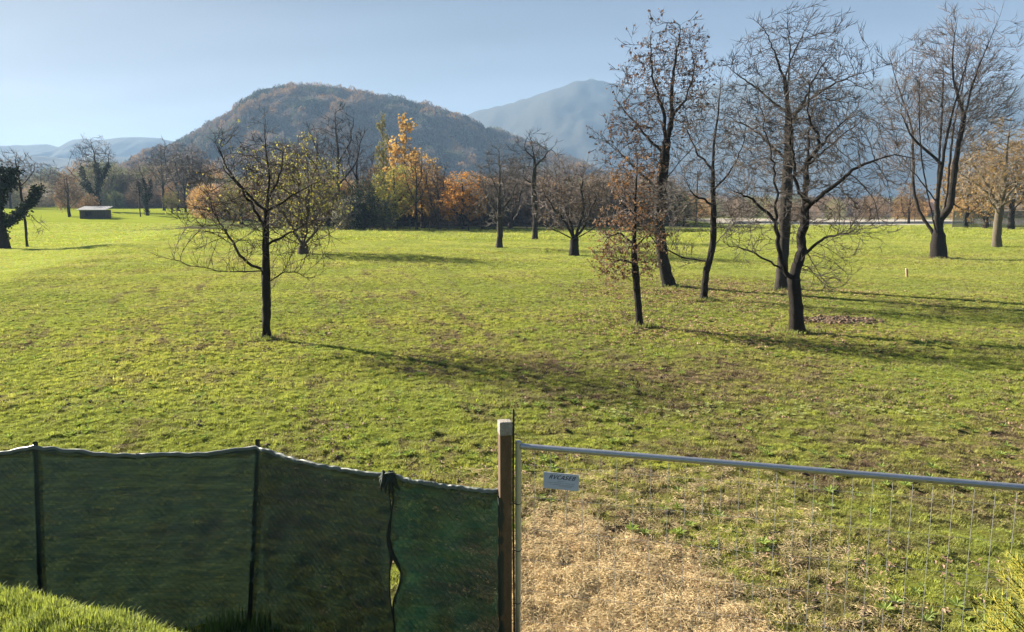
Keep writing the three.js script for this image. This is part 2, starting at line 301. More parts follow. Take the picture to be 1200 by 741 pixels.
// a tree grown towards points spread through its crown; lengths below are in units of s metres
function grow(name, o) {
  const R = rng(o.seed), s = o.s ?? 1, step = o.step, g = base(name, o.at ? [o.at[0], ground(o.at[0], o.at[1]) - 0.06, o.at[1]] : [0, 0, 0], o.turn ?? 0);
  const pos = [], par = [], limb = [], skel = [], kids = [];
  const put = (p, pa, li, sk) => { pos.push(p); par.push(pa); limb.push(li); skel.push(sk); kids.push([]); if (pa >= 0) kids[pa].push(pos.length - 1); return pos.length - 1; };
  const poly = (pts, li) => {
    let from = -1, q;
    if (li === 0) from = put(pts[0].clone(), -1, 0, true);
    else { let best = 1e9; pos.forEach((p, k) => { const e = p.distanceToSquared(pts[0]); if (e < best) { best = e; from = k; } }); }
    const path = [pos[from].clone(), ...pts.slice(1)], curve = new THREE.CatmullRomCurve3(path, false, 'centripetal'), L = curve.getLength(), n = Math.max(2, Math.round(L / step));
    for (let k = 1; k <= n; k++) { q = curve.getPointAt(k / n); const w = step * (o.crook ?? 0.22) * (li ? 1 : 0.5); q.x += (R() - 0.5) * w; q.z += (R() - 0.5) * w; q.y += (R() - 0.5) * w * 0.5; const f = 1 / (step * 4.5), cr = step * (o.bend ?? 0.42) * (li ? 1 : 0.25) * Math.min(1, k / 4); q.x += cr * N3(q.x * f, q.y * f, q.z * f + o.seed); q.y += cr * 0.6 * N3(q.y * f + 40, q.x * f, q.z * f + o.seed); q.z += cr * N3(q.z * f, q.y * f, q.x * f + 80 + o.seed); from = put(q, from, li, true); }
  };
  let flip = R() < 0.5 ? 1 : -1;
  const toV = (list, trunk) => {
    flip = -flip; const out = [], slope = trunk ? 0 : flip * (0.35 + 0.5 * R()); let z = list[0][2] ?? 0;
    list.forEach((p, k) => { if (k) z += slope * Math.abs(p[0] - list[k - 1][0]) + (trunk ? 0 : flip * 0.12 * Math.abs(p[1] - list[k - 1][1])); out.push(V(p[0] * s, p[1] * s, (p[2] ?? z) * s)); });
    return out;
  };
  poly(toV(o.trunk, true), 0);
  (o.limbs ?? []).forEach((l, k) => poly(toV(l, false), k + 1));
  // crown points
  const ax = [], env = o.env.map((e) => ({ c: V(e[0], e[1], e[5] ?? 0).multiplyScalar(s), r: [e[2] * s, e[3] * s, (e[4] ?? e[2]) * s] })), vol = env.map((e) => Math.pow(e.r[0] * e.r[1] * e.r[2], 0.8)), sum = vol.reduce((a, b) => a + b, 0);
  for (let k = 0, tries = 0; k < o.n && tries < o.n * 20; tries++) {
    let w = R() * sum, e = 0; while (e < env.length - 1 && w > vol[e]) w -= vol[e++];
    const a = R() * 6.2832, y = R() * 2 - 1, q = Math.sqrt(1 - y * y), r = Math.pow(R(), 0.4) * (0.88 + 0.34 * N3(Math.cos(a) * q * 1.8 + o.seed, y * 1.8, Math.sin(a) * q * 1.8)), E = env[e];
    const p = V(E.c.x + Math.cos(a) * q * r * E.r[0], E.c.y + y * r * E.r[1], E.c.z + Math.sin(a) * q * r * E.r[2]);
    if (p.y < (o.minY ?? 0) * s) continue;
    ax.push(p); k++;
  }
  const best = new Float64Array(ax.length).fill(1e18), near = new Int32Array(ax.length), dead = new Uint8Array(ax.length), dk = (step * (o.kill ?? 1.5)) ** 2;
  const meet = (k) => { const p = pos[k]; for (let a = 0; a < ax.length; a++) if (!dead[a]) { const q = ax[a], e = (p.x - q.x) ** 2 + (p.y - q.y) ** 2 + (p.z - q.z) ** 2; if (e < best[a]) { best[a] = e; near[a] = k; if (e < dk) dead[a] = 1; } } };
  for (let k = 0; k < pos.length; k++) if (pos[k].y > (o.bare ?? 0) * s) meet(k);
  for (let it = 0; it < 90 && pos.length < (o.most ?? 9000); it++) {
    const pull = new Map();
    for (let a = 0; a < ax.length; a++) if (!dead[a] && best[a] < 1e17) { const k = near[a]; let d = pull.get(k); if (!d) pull.set(k, d = V(0, 0, 0)); d.add(V().subVectors(ax[a], pos[k]).normalize()); }
    if (!pull.size) break;
    let made = 0; const grown = [];
    for (const [k, d] of pull) {
      if (d.lengthSq() < 1e-6) d.set(R() - 0.5, R() - 0.5, R() - 0.5);
      d.normalize();
      if (par[k] >= 0) d.addScaledVector(V().subVectors(pos[k], pos[par[k]]).normalize(), skel[k] ? 0.25 : 0.75);
      const j = (o.wild ?? 0.6) * 0.7; d.add(V((R() - 0.5) * j, (R() - 0.5) * j + (o.lift ?? 0.06), (R() - 0.5) * j)).normalize();
      const q = pos[k].clone().addScaledVector(d, step * (0.85 + 0.3 * R()));
      if (kids[k].some((c) => pos[c].distanceToSquared(q) < step * step * 0.12) || kids[k].length > 3) { for (let a = 0; a < ax.length; a++) if (!dead[a] && near[a] === k && R() < 0.3) dead[a] = 1; continue; }
      grown.push(put(q, k, limb[k], false)); made++;
    }
    for (const k of grown) meet(k);
    if (!made && it > 60) break;
  }
  // thickness: branches add up to what carries them
  const n = pos.length, tip = o.tip ?? 0.006, rad = new Float64Array(n);
  const sumUp = (e) => { rad.fill(0); for (let k = n - 1; k >= 0; k--) { const r = kids[k].length ? Math.pow(rad[k], 1 / e) : tip; rad[k] = r; if (par[k] >= 0) rad[par[k]] += Math.pow(r, e); } return rad[0]; };
  let lo = 1.3, hi = 4.5; for (let k = 0; k < 22; k++) { const mid = (lo + hi) / 2; if (sumUp(mid) > o.r) lo = mid; else hi = mid; } sumUp((lo + hi) / 2);
  const dep = new Int32Array(n); for (let k = 1; k < n; k++) { dep[k] = limb[k] !== limb[par[k]] || !skel[k] !== !skel[par[k]] ? 0 : dep[par[k]] + 1; if (limb[k] > 0 || !skel[k]) rad[k] *= skel[k] ? lerp(Math.max(0.9, o.slim ?? 0.86), o.slim ?? 0.86, clamp(dep[k] / 9)) : o.slim ?? 0.86; }
  const thick = o.thick ?? 0.03, out = { trunk: new GB(), twigs: new GB() }, limbs = new Map(), col = o.palette && PAL[o.palette];
  const chain = [];
  const starts = [0]; const inChain = new Uint8Array(n);
  for (let k = 0; k < n; k++) if (kids[k].length) { kids[k].sort((a, b) => (skel[b] && limb[b] === limb[k] ? 1 : 0) - (skel[a] && limb[a] === limb[k] ? 1 : 0) || rad[b] - rad[a]); for (let c = 1; c < kids[k].length; c++) starts.push(kids[k][c]); }
  for (const st of starts) {
    const pts = [], rr = []; let k = st;
    if (par[k] >= 0) { pts.push(pos[par[k]]); rr.push(Math.min(rad[par[k]] * 0.9, rad[k] * 1.25)); }
    for (;;) { pts.push(pos[k]); rr.push(rad[k]); if (!kids[k].length) break; k = kids[k][0]; }
    if (st === 0) for (let q = 0; q < rr.length; q++) { const y = (pts[q].y - pts[0].y) / Math.max(o.r * 3.5, 0.01); if (y < 1) rr[q] *= 1 + (o.flare ?? 0.42) * (1 - y) * (1 - y); }
    const top = rr[0], dest = st === 0 ? out.trunk : top > thick ? (limbs.get(limb[st]) ?? (limbs.set(limb[st], new GB()), limbs.get(limb[st]))) : out.twigs;
    dest.tube(pts, rr, top > 0.09 ? (o.sides ?? 13) : top > 0.035 ? 5 : 3);
  }
  // side twigs on everything thin
  const lv = o.palette ? new GB(true) : null, tl = o.twig ?? [0.2, 0.5];
  for (let k = 1; k < n; k++) {
    if (rad[k] > (o.twigOn ?? 0.022)) continue;
    const end = !kids[k].length, m = end ? (o.endTwigs ?? 4) : R() < (o.twigP ?? 0.45) * 1.5 ? 1 + (R() < 0.3) : 0, d = V().subVectors(pos[k], pos[par[k]]).normalize();
    for (let q = 0; q < m; q++) {
      const a = d.clone().add(V((R() - 0.5) * 1.45, (R() - 0.5) * 1.3 + 0.25 + (o.twigUp ?? 0), (R() - 0.5) * 1.45)).normalize(), L = lerp(tl[0], tl[1], R());
      const p1 = pos[k].clone().addScaledVector(a, L * 0.5), p2 = p1.clone().addScaledVector(a.add(V((R() - 0.5) * 0.4, (R() - 0.3) * 0.4, (R() - 0.5) * 0.4)).normalize(), L * 0.55);
      out.twigs.twig(pos[k], p1, p2, o.twigR ?? 0.006);
      if (R() < (o.fork ?? 0.6)) { const b = a.clone().add(V((R() - 0.5) * 1.8, (R() - 0.4) * 1.5, (R() - 0.5) * 1.8)).normalize(), p3 = p1.clone().addScaledVector(b, L * 0.3); out.twigs.twig(p1, p3, p3.clone().addScaledVector(b.add(V(0, 0.25, 0)).normalize(), L * 0.28), (o.twigR ?? 0.006) * 0.75); }
      if (lv && R() < (o.leafP ?? 0.5)) for (let z = 0; z < (o.leafN ?? 1); z++) {
        const dir = V(R() - 0.5, R() * 0.8 - 0.75, R() - 0.5).normalize(), up = V(R() - 0.5, R() + 0.2, R() - 0.5).cross(dir).normalize(), sd = V().crossVectors(dir, up), b = col[Math.floor(R() * col.length)], e = 0.75 + 0.5 * R(), S = (o.leafS ?? 0.09) * (0.6 + 0.8 * R());
        lv.leaf(p1.clone().lerp(p2, R() * 1.05).add(V((R() - 0.5), (R() - 0.5), (R() - 0.5)).multiplyScalar(o.leafSpread ?? 0.05)), dir, sd, up, S, S * 0.62, b.map((v) => v * e));
      }
    }
  }
  if (o.ivy) for (let k = 0; k < n; k++) if (rad[k] > o.ivy.over && pos[k].y > o.ivy.from * s && pos[k].y < (o.ivy.to ?? 1e9) * s) for (let z = 0; z < o.ivy.n; z++) {
    const dir = V(R() - 0.5, R() * 0.6 - 0.6, R() - 0.5).normalize(), up = V(R() - 0.5, R() + 0.2, R() - 0.5).cross(dir).normalize(), sd = V().crossVectors(dir, up), b = PAL.ivy[Math.floor(R() * 3)], e = 0.7 + 0.6 * R();
    const off = V(R() - 0.5, R() - 0.5, R() - 0.5).normalize().multiplyScalar(o.ivy.r * (0.4 + 0.6 * R()) * (0.6 + 0.5 * N3(pos[k].x, pos[k].y, pos[k].z) + 0.3));
    (out.ivy ??= new GB(true)).leaf(pos[k].clone().add(off), dir, sd, up, o.ivy.size, o.ivy.size * 0.8, b.map((v) => v * e));
  }
  const kind = o.bark ?? 'dark';
  out.trunk.build('trunk', BARK[kind], g);
  for (const [, b] of limbs) b.build('limb', BARK[kind], g);
  if (out.twigs.count) tag(out.twigs.build('twigs', TWIG[o.twigs ?? kind], g), null, null, null, 'stuff');
  if (lv && lv.count) tag(lv.build('leaves', LEAF, g), null, null, null, 'stuff');
  if (out.ivy) tag(out.ivy.build('ivy', EVERGREEN, g), null, null, null, 'stuff');
  if (o.label) tag(g, o.label, o.category ?? 'tree', o.group);
  return g;
}
// --- the trees standing on the meadow, each with its own limbs
const ORCH = 'bare trees standing on the meadow';
grow('orchard_tree', { label: 'small bare tree with low spreading limbs, standing alone on the left of the meadow', group: ORCH, at: [-6.59, -20.29], s: 0.0229, r: 0.11, seed: 1, step: 0.112, n: 1100, endTwigs: 3, bare: 70, bark: 'dark', twigs: 'dark',
  trunk: [[0, 0], [2, 40], [3, 82], [5, 123], [8, 160], [12, 190], [9, 225], [10, 258]],
  limbs: [[[2, 81], [-21, 92], [-44, 118], [-62, 144], [-74, 172]], [[3, 70], [25, 81], [46, 85], [64, 79], [85, 88]], [[8, 114], [39, 134], [71, 153]], [[5, 132], [-9, 164], [-25, 192], [-37, 226]], [[8, 150], [-20, 172], [-48, 200], [-55, 238]], [[9, 165], [26, 190], [35, 215]], [[3, 60], [10, 66], [12, 74], [6, 78]], [[2, 84], [-30, 84], [-60, 92], [-88, 104]], [[12, 150], [36, 172], [62, 190]]],
  env: [[-2, 165, 78, 92], [-58, 145, 42, 42], [55, 130, 40, 45]], minY: 92, twig: [0.18, 0.5], twigP: 0.5, wild: 0.55, palette: 'yellow', leafP: 0.16, leafS: 0.065 });
grow('leafy_young_tree', { label: 'slender young tree still full of rusty brown leaves', group: ORCH, at: [3.71, -21.99], s: 0.0248, r: 0.1, seed: 2, step: 0.112, n: 1178, bare: 50, bark: 'dark', twigs: 'brown',
  trunk: [[0, 0], [-4, 45], [-8, 80], [-9, 143], [-7, 200]],
  limbs: [[[-8, 76], [-26, 80], [-44, 66]], [[-8, 100], [-30, 112], [-50, 100]], [[-8, 95], [10, 108], [24, 104]], [[-8, 130], [-28, 150], [-36, 170]], [[-8, 140], [10, 160], [20, 176]]],
  env: [[-14, 105, 44, 50], [-9, 155, 30, 52], [-30, 78, 30, 26]], minY: 52, twig: [0.14, 0.32], twigP: 0.7, palette: 'rust', leafP: 0.6, leafN: 2, leafS: 0.085, lift: -0.02 });
grow('leaning_oak_tree', { bend: 0.3, label: 'tall oak leaning left with brown leaves clinging to its upper branches', group: ORCH, at: [6.8, -32.91], s: 0.0368, r: 0.24, seed: 3, step: 0.172, n: 1710, bare: 85, bark: 'dark', twigs: 'dark',
  trunk: [[0, 0], [-10, 40], [-15, 87], [-12, 129], [-9, 166]],
  limbs: [[[-9, 166], [1, 197], [17, 218], [27, 255], [24, 292]], [[-9, 166], [-17, 203], [-31, 234], [-36, 275]], [[-14, 110], [-41, 140], [-67, 166], [-88, 187]], [[-13, 118], [8, 148], [28, 172]], [[-10, 150], [-38, 186], [-62, 220]], [[-2, 190], [-4, 240], [0, 290]]],
  env: [[-14, 225, 58, 82], [-45, 165, 48, 55], [10, 240, 34, 62]], minY: 100, twig: [0.25, 0.6], twigP: 0.5, palette: 'brown', leafP: 0.5, leafS: 0.13, twigR: 0.0095 });
grow('slim_crooked_tree', { label: 'slim bare tree with crooked drooping branches between the leaning oak and the walnut', group: ORCH, at: [7.18, -28.51], s: 0.0319, r: 0.125, seed: 4, step: 0.138, n: 1216, bare: 45, bark: 'dark', twigs: 'grey',
  trunk: [[0, 0], [1, 32], [8, 68], [6, 131], [5, 179], [9, 221], [10, 258]],
  limbs: [[[2, 46], [-25, 52], [-52, 68], [-70, 95]], [[6, 110], [-29, 131], [-47, 163]], [[8, 66], [30, 84], [48, 100]], [[6, 131], [28, 160], [36, 200]], [[5, 150], [-18, 185], [-24, 222]], [[2, 48], [-20, 46], [-40, 40]]],
  env: [[2, 175, 46, 85], [-38, 105, 40, 50], [30, 110, 30, 50]], minY: 48, twig: [0.2, 0.5], twigP: 0.55, wild: 0.7, twigR: 0.0081, lift: 0 });
grow('walnut_tree', { label: 'large bare tree with a short thick trunk forking low, dark crooked limbs spreading wide', group: ORCH, at: [8.02, -21.25], s: 0.0239, r: 0.18, seed: 5, step: 0.129, n: 2185, bare: 78, bark: 'dark', twigs: 'grey', crook: 0.4,
  trunk: [[0, 0], [-4, 35], [-8, 66]],
  limbs: [[[-8, 66], [5, 108], [9, 146], [13, 211], [16, 243], [26, 285], [40, 312]], [[-8, 66], [-24, 80], [-35, 108], [-43, 151], [-49, 189], [-66, 230], [-80, 268]], [[-24, 78], [-49, 95], [-68, 103], [-95, 95]], [[9, 157], [30, 178], [57, 200], [78, 203], [100, 195]], [[3, 92], [22, 108], [57, 116], [84, 119], [108, 116]], [[8, 140], [-14, 168], [-26, 205], [-34, 250]], [[13, 205], [36, 236], [66, 262]], [[-40, 140], [-66, 158], [-92, 168]], [[-2, 78], [20, 76], [42, 62], [55, 48]], [[14, 215], [-6, 250], [-12, 290]]],
  env: [[0, 205, 95, 100], [-55, 150, 55, 65], [60, 150, 55, 60], [25, 75, 42, 30]], minY: 50, twig: [0.14, 0.4], twigP: 0.55, wild: 0.8, twigR: 0.0065, thick: 0.028 });
grow('tall_round_tree', { bend: 0.3, label: 'tallest bare tree, straight grey trunk and rounded fan, behind the low forking tree', group: ORCH, at: [11.24, -31.92], s: 0.0357, r: 0.22, seed: 6, step: 0.172, n: 2185, bare: 100, bark: 'grey', twigs: 'dark', crook: 0.3,
  trunk: [[0, 0], [1, 70], [1, 130], [0, 180], [-4, 216], [-8, 240]],
  limbs: [[[-8, 240], [4, 270], [18, 292], [28, 312]], [[-8, 240], [-22, 258], [-38, 281], [-52, 294]], [[0, 190], [18, 216], [40, 254], [66, 281]], [[2, 124], [35, 162], [72, 198], [95, 214]], [[0, 150], [-30, 186], [-62, 209], [-85, 232]], [[-4, 216], [-6, 262], [-14, 306]], [[0, 200], [-30, 232], [-62, 262]], [[16, 214], [36, 230], [80, 246]]],
  env: [[4, 235, 88, 88], [0, 180, 80, 60]], minY: 130, twig: [0.25, 0.6], twigP: 0.5, wild: 0.6, twigR: 0.0088 });
grow('broad_oak_tree', { slim: 0.72, flare: 0.3, bend: 0.12, label: 'broad bare tree with a very thick trunk dividing into upright stems, right', group: ORCH, at: [27.99, -50.4], s: 0.056, r: 0.44, seed: 7, step: 0.258, n: 2470, bare: 45, bark: 'dark', twigs: 'brown', crook: 0.15, tip: 0.009,
  trunk: [[0, 0], [-2, 25], [-3, 42], [-3, 50]],
  limbs: [[[-3, 46], [4, 58], [4, 92], [5, 155], [10, 205], [21, 262]], [[-2, 20], [-9, 36], [-18, 55], [-23, 84], [-25, 150], [-37, 200], [-46, 242]], [[-3, 29], [-8, 48], [-12, 62], [-14, 92], [-13, 146], [-9, 190], [-4, 240]], [[-2, 22], [5, 38], [13, 55], [22, 80], [30, 109], [42, 134], [58, 155]], [[-12, 70], [-42, 96], [-67, 109]], [[4, 155], [25, 185], [48, 212], [62, 240]], [[-22, 110], [-48, 140], [-68, 165]], [[2, 110], [30, 150], [60, 185]], [[4, 160], [-10, 210], [-16, 258]], [[-3, 32], [3, 48], [8, 62], [12, 88], [19, 150], [34, 205], [44, 248]], [[-2, 25], [-12, 42], [-20, 58], [-34, 88], [-52, 140], [-62, 190]], [[-3, 44], [-4, 60], [-4, 100], [0, 160], [2, 215]]],
  env: [[2, 190, 68, 92], [-40, 165, 46, 76], [38, 175, 42, 65], [-50, 105, 30, 30]], minY: 72, twig: [0.5, 1.2], twigP: 0.5, wild: 0.35, twigUp: 0.35, lift: 0.18, twigR: 0.0135, twigOn: 0.035, thick: 0.05 });
grow('golden_leaved_tree', { label: 'pale-barked small tree with forked trunk and thin golden brown leaves at the right edge', group: ORCH, at: [38.27, -60.77], s: 0.0674, r: 0.3, seed: 8, step: 0.275, n: 1178, bare: 40, bark: 'pale', twigs: 'pale', tip: 0.012,
  trunk: [[0, 0], [-1, 28], [0, 46], [3, 70], [2, 105], [2, 140]],
  limbs: [[[0, 44], [11, 77], [18, 102], [25, 138]], [[-1, 44], [-12, 75], [-24, 100], [-32, 130]], [[0, 38], [-16, 50], [-26, 58]], [[0, 42], [14, 52], [26, 56]], [[8, 70], [30, 95], [46, 112]], [[-8, 62], [-34, 82], [-48, 96]]],
  env: [[0, 100, 52, 48], [0, 80, 58, 34]], minY: 46, twig: [0.4, 1.0], twigP: 0.5, palette: 'amber', leafP: 0.42, leafN: 2, leafS: 0.17, leafSpread: 0.2, twigR: 0.0149, twigOn: 0.04, thick: 0.05 });
grow('many_stemmed_tree', { label: 'many-stemmed small tree with a few yellow leaves, just behind the lone tree on the left', group: ORCH, at: [-14.86, -54.64], s: 0.0606, r: 0.3, seed: 9, step: 0.241, n: 1520, bare: 10, bark: 'brown', twigs: 'brown', tip: 0.01,
  trunk: [[0, 0], [1, 8], [2, 14]],
  limbs: [[[2, 12], [-12, 40], [-20, 75], [-26, 110]], [[2, 12], [-4, 50], [-6, 95], [-8, 130]], [[2, 12], [8, 45], [14, 90], [14, 130]], [[2, 12], [20, 38], [36, 70], [44, 100]], [[2, 10], [-26, 28], [-46, 52]], [[2, 10], [28, 24], [52, 42]], [[2, 14], [12, 60], [26, 110]]],
  env: [[-2, 75, 54, 58]], minY: 18, twig: [0.35, 0.9], twigP: 0.55, palette: 'yellow', leafP: 0.5, leafN: 2, leafS: 0.15, leafSpread: 0.2, twigR: 0.0149, twigOn: 0.04, thick: 0.05, lift: 0.12 });
grow('bare_young_tree', { label: 'thin grey bare tree with a straight trunk, alone near the middle of the far meadow', group: ORCH, at: [-1.05, -63.13], s: 0.07, r: 0.24, seed: 10, step: 0.275, n: 988, bare: 22, bark: 'grey', twigs: 'grey', tip: 0.011,
  trunk: [[0, 0], [1, 22], [0, 50], [1, 80], [0, 112]], limbs: [[[0, 38], [-14, 58], [-22, 82]], [[0, 40], [14, 60], [22, 80]], [[0, 60], [-10, 84], [-14, 104]], [[0, 30], [-20, 42], [-34, 48]]],
  env: [[0, 72, 34, 46]], minY: 26, twig: [0.4, 1.0], twigP: 0.5, twigR: 0.0149, twigOn: 0.04, thick: 0.05 });
grow('crooked_bare_tree', { label: 'crooked bare tree with few dark branches, behind the thin grey tree', group: ORCH, at: [2.34, -78.28], s: 0.0866, r: 0.26, seed: 11, step: 0.361, n: 456, bare: 30, bark: 'dark', twigs: 'dark', tip: 0.016,
  trunk: [[0, 0], [0, 30], [-2, 60], [-1, 90], [-6, 118]], limbs: [[[-1, 64], [-18, 76], [-30, 78]], [[-1, 86], [14, 100], [22, 108]], [[-1, 92], [-12, 108], [-8, 122]]],
  env: [[-2, 92, 30, 34]], minY: 40, twig: [0.5, 1.2], twigP: 0.4, wild: 0.8, twigR: 0.0189, twigOn: 0.05, thick: 0.06 });
grow('pollarded_tree', { label: 'short-trunked bare tree with a knobbly head and fanned branches, in front of the far wood', group: ORCH, at: [4.43, -54.64], s: 0.0606, r: 0.3, seed: 12, step: 0.241, n: 1444, bare: 20, bark: 'dark', twigs: 'brown', tip: 0.01,
  trunk: [[0, 0], [0, 12], [0, 20]], limbs: [[[0, 18], [-14, 42], [-28, 60], [-40, 80]], [[0, 20], [-8, 48], [-16, 84]], [[0, 20], [8, 50], [6, 92]], [[0, 18], [16, 44], [28, 70]], [[0, 18], [24, 36], [44, 56]], [[0, 18], [-22, 30], [-46, 44]]],
  env: [[-2, 66, 50, 44]], minY: 30, twig: [0.35, 0.9], twigP: 0.55, palette: 'tan', leafP: 0.1, leafS: 0.14, twigR: 0.0149, twigOn: 0.04, thick: 0.05 });
grow('ivy_covered_tree', { label: 'dark ivy-clad tree with stubby upright arms at the left edge of the meadow', at: [-46.22, -69.9], s: 0.0774, r: 0.45, seed: 13, step: 0.26, n: 90, bare: 60, bark: 'dark', twigs: 'dark', tip: 0.026,
  trunk: [[0, 0], [0, 16], [-3, 40], [-6, 66], [-2, 92]], limbs: [[[0, 26], [16, 42], [30, 58], [38, 74]], [[-2, 44], [8, 60], [18, 76]], [[-5, 60], [-22, 78], [-28, 96]], [[-3, 52], [-16, 60], [-34, 64]], [[-4, 62], [4, 74], [6, 84]], [[14, 40], [20, 34], [24, 36]]],
  env: [[0, 80, 30, 22]], minY: 60, twig: [0.3, 0.8], twigR: 0.0189, ivy: { over: 0.032, from: 14, n: 64, r: 0.62, size: 0.24 } });
grow('slim_field_tree', { label: 'slim bare sapling standing right beside the ivy-clad tree', at: [-46.0, -73.03], s: 0.0809, r: 0.11, seed: 14, step: 0.344, n: 247, bare: 40, bark: 'dark', twigs: 'grey', tip: 0.015,
  trunk: [[0, 0], [0, 40], [-2, 70], [-4, 100]], limbs: [[[0, 34], [12, 32], [24, 22]], [[-2, 70], [8, 85], [10, 100]]], env: [[-4, 88, 18, 26], [18, 26, 12, 10]], minY: 14, twig: [0.4, 1], twigR: 0.0175, twigOn: 0.05 });
// --- kinds of trees along the far edges; each is built once and then copied
const P = (name, o) => { const g = grow(name, { sides: 6, tip: 0.02, twigR: 0.017, twigOn: 0.06, thick: 0.07, twig: [0.4, 1.0], ...o }); scene.remove(g); taken.clear(); return g; };
const saved = new Map(taken);
const PROTO = {
  round: P('x', { seed: 31, r: 0.2, step: 0.32, n: 1150, twigR: 0.021, bare: 2.2, trunk: [[0, 0], [0.1, 2], [0, 4], [0.2, 7]], limbs: [[[0, 2.4], [-1.6, 4.4], [-2.6, 6.4]], [[0, 2.6], [1.6, 4.6], [2.8, 6]], [[0, 3.4], [-0.8, 6], [-1, 8.6]], [[0.1, 3.8], [1.2, 6.4], [1.4, 8.6]]], env: [[0, 6.2, 3.4, 3.7]], minY: 2.4, bark: 'dark', twigs: 'grey', twigP: 0.5 }),
  tall: P('x', { seed: 32, r: 0.2, step: 0.32, n: 620, bare: 3, trunk: [[0, 0], [0.1, 3], [-0.1, 6], [0.1, 9.6]], limbs: [[[0, 3.4], [-1, 5.4], [-1.6, 8]], [[0, 4], [1, 6], [1.5, 8.4]], [[0, 5.6], [-0.7, 7.6], [-0.6, 9.4]]], env: [[0, 6.8, 1.9, 3.4]], minY: 3, bark: 'dark', twigs: 'dark', twigP: 0.4, lift: 0.2, twigUp: 0.3 }),
  stems: P('x', { seed: 33, r: 0.26, step: 0.32, n: 1000, twigR: 0.021, bare: 0.8, trunk: [[0, 0], [0, 0.5], [0, 1]], limbs: [[[0, 0.8], [-0.9, 4], [-1.6, 8]], [[0, 0.8], [-0.2, 5], [-0.4, 9.4]], [[0, 0.8], [0.9, 4], [1.6, 8.6]], [[0, 0.8], [1.8, 3.4], [3, 6]], [[0, 0.8], [-2, 3], [-3.2, 5.6]]], env: [[0, 6, 3.2, 4]], minY: 1.8, bark: 'brown', twigs: 'brown', twigP: 0.5, palette: 'tan', leafP: 0.12, leafS: 0.2 }),
  leafy: P('x', { seed: 34, r: 0.26, step: 0.4, n: 560, bare: 1.4, trunk: [[0, 0], [0.1, 2], [0, 5], [0.1, 8.5]], limbs: [[[0, 1.8], [-1.6, 3.4], [-2.6, 4.6]], [[0, 2], [1.6, 3.6], [2.5, 5]], [[0, 3.4], [-1, 5.6], [-1.4, 7.6]]], env: [[0, 5.6, 2.7, 4.2], [0.8, 4, 2.6, 2.6], [-1, 4.4, 2.2, 2.8]], minY: 1.2, bark: 'dark', twigs: 'brown', twigP: 0.6, palette: 'orange', leafP: 0.95, leafN: 6, leafS: 0.25, leafSpread: 0.6 }),
  cone: P('x', { seed: 35, r: 0.14, step: 0.28, n: 1300, bare: 1, trunk: [[0, 0], [0, 3], [0, 6], [0, 9.8]], limbs: [], env: [[0, 2.6, 1.5, 1.6], [0, 4.8, 1.15, 1.8], [0, 7, 0.85, 1.7], [0, 8.6, 0.5, 1.3]], minY: 1, bark: 'brown', twigs: 'brown', twigP: 0.6, palette: 'gold', leafP: 1, leafN: 5, leafS: 0.3, leafSpread: 0.35, wild: 0.8, lift: -0.1 }),
  ivy: P('x', { seed: 36, r: 0.28, step: 0.32, n: 800, bare: 2.5, trunk: [[0, 0], [0.1, 2], [0.3, 4], [0.6, 6.4]], limbs: [[[0, 1.6], [-1.4, 4], [-2.2, 6.6]], [[0.2, 3], [1.6, 5.4], [2.4, 8]], [[0.4, 5], [0, 7.4], [-0.4, 9.4]], [[-0.6, 2.8], [-2.4, 4.4], [-3.4, 5.6]]], env: [[0, 6.6, 3.4, 3.4]], minY: 3.4, bark: 'dark', twigs: 'grey', twigP: 0.5, ivy: { over: 0.06, from: 0.4, to: 6.4, n: 34, r: 0.5, size: 0.26 } }),
  bush: P('x', { seed: 37, r: 0.3, step: 0.42, n: 620, bare: 0.2, trunk: [[0, 0], [0, 0.5], [0, 1]], limbs: [[[0, 0.4], [-2.4, 2.6], [-3.4, 5]], [[0, 0.4], [2.2, 2.8], [3.2, 5.2]], [[0, 0.5], [0.3, 4], [0.4, 8]]], env: [[0, 4.4, 4, 4.6], [1.6, 3, 3.4, 3]], minY: 0.3, bark: 'dark', twigs: 'dark', twigP: 0.6, palette: 'shrub', leafP: 0.9, leafN: 3, leafS: 0.42, leafSpread: 0.9 }),
};
taken.clear(); for (const [k, v] of saved) taken.set(k, v);
const tinted = new Map();
function recolored(m, palette, seed) {          // the same leaves in another autumn colour
  const key = m.uuid + palette; if (tinted.has(key)) return tinted.get(key);
  const R = rng(seed), g = m.clone(), c = new Float32Array(m.attributes.position.count * 3), col = PAL[palette];
  for (let k = 0; k < c.length / 12; k++) { const b = col[Math.floor(R() * col.length)], e = 0.75 + 0.5 * R(); for (let q = 0; q < 4; q++) for (let z = 0; z < 3; z++) c[k * 12 + q * 3 + z] = b[z] * e; }
  g.setAttribute('color', new THREE.BufferAttribute(c, 3)); tinted.set(key, g); return g;
}
function plant(kind, name, label, px, d, h, o = {}) {     // px: bearing given as the photograph's column, d metres away, h metres tall
  const g = copyOf(PROTO[kind], name), x = (px - 600) / 900 * d, z = -d;
  g.position.set(x, ground(x, z) - 0.1 + (o.dy ?? 0), z); g.rotation.set(0, o.turn ?? px * 0.7, 0);
  const w = (o.wide ?? 1) * h / 10; g.scale.set(w, h / 10, w);
  if (o.palette) g.children.forEach((m) => { if (m.name === 'leaves') m.geometry = recolored(m.geometry, o.palette, 5); });
  return tag(g, label, o.category ?? 'tree', o.group);
}
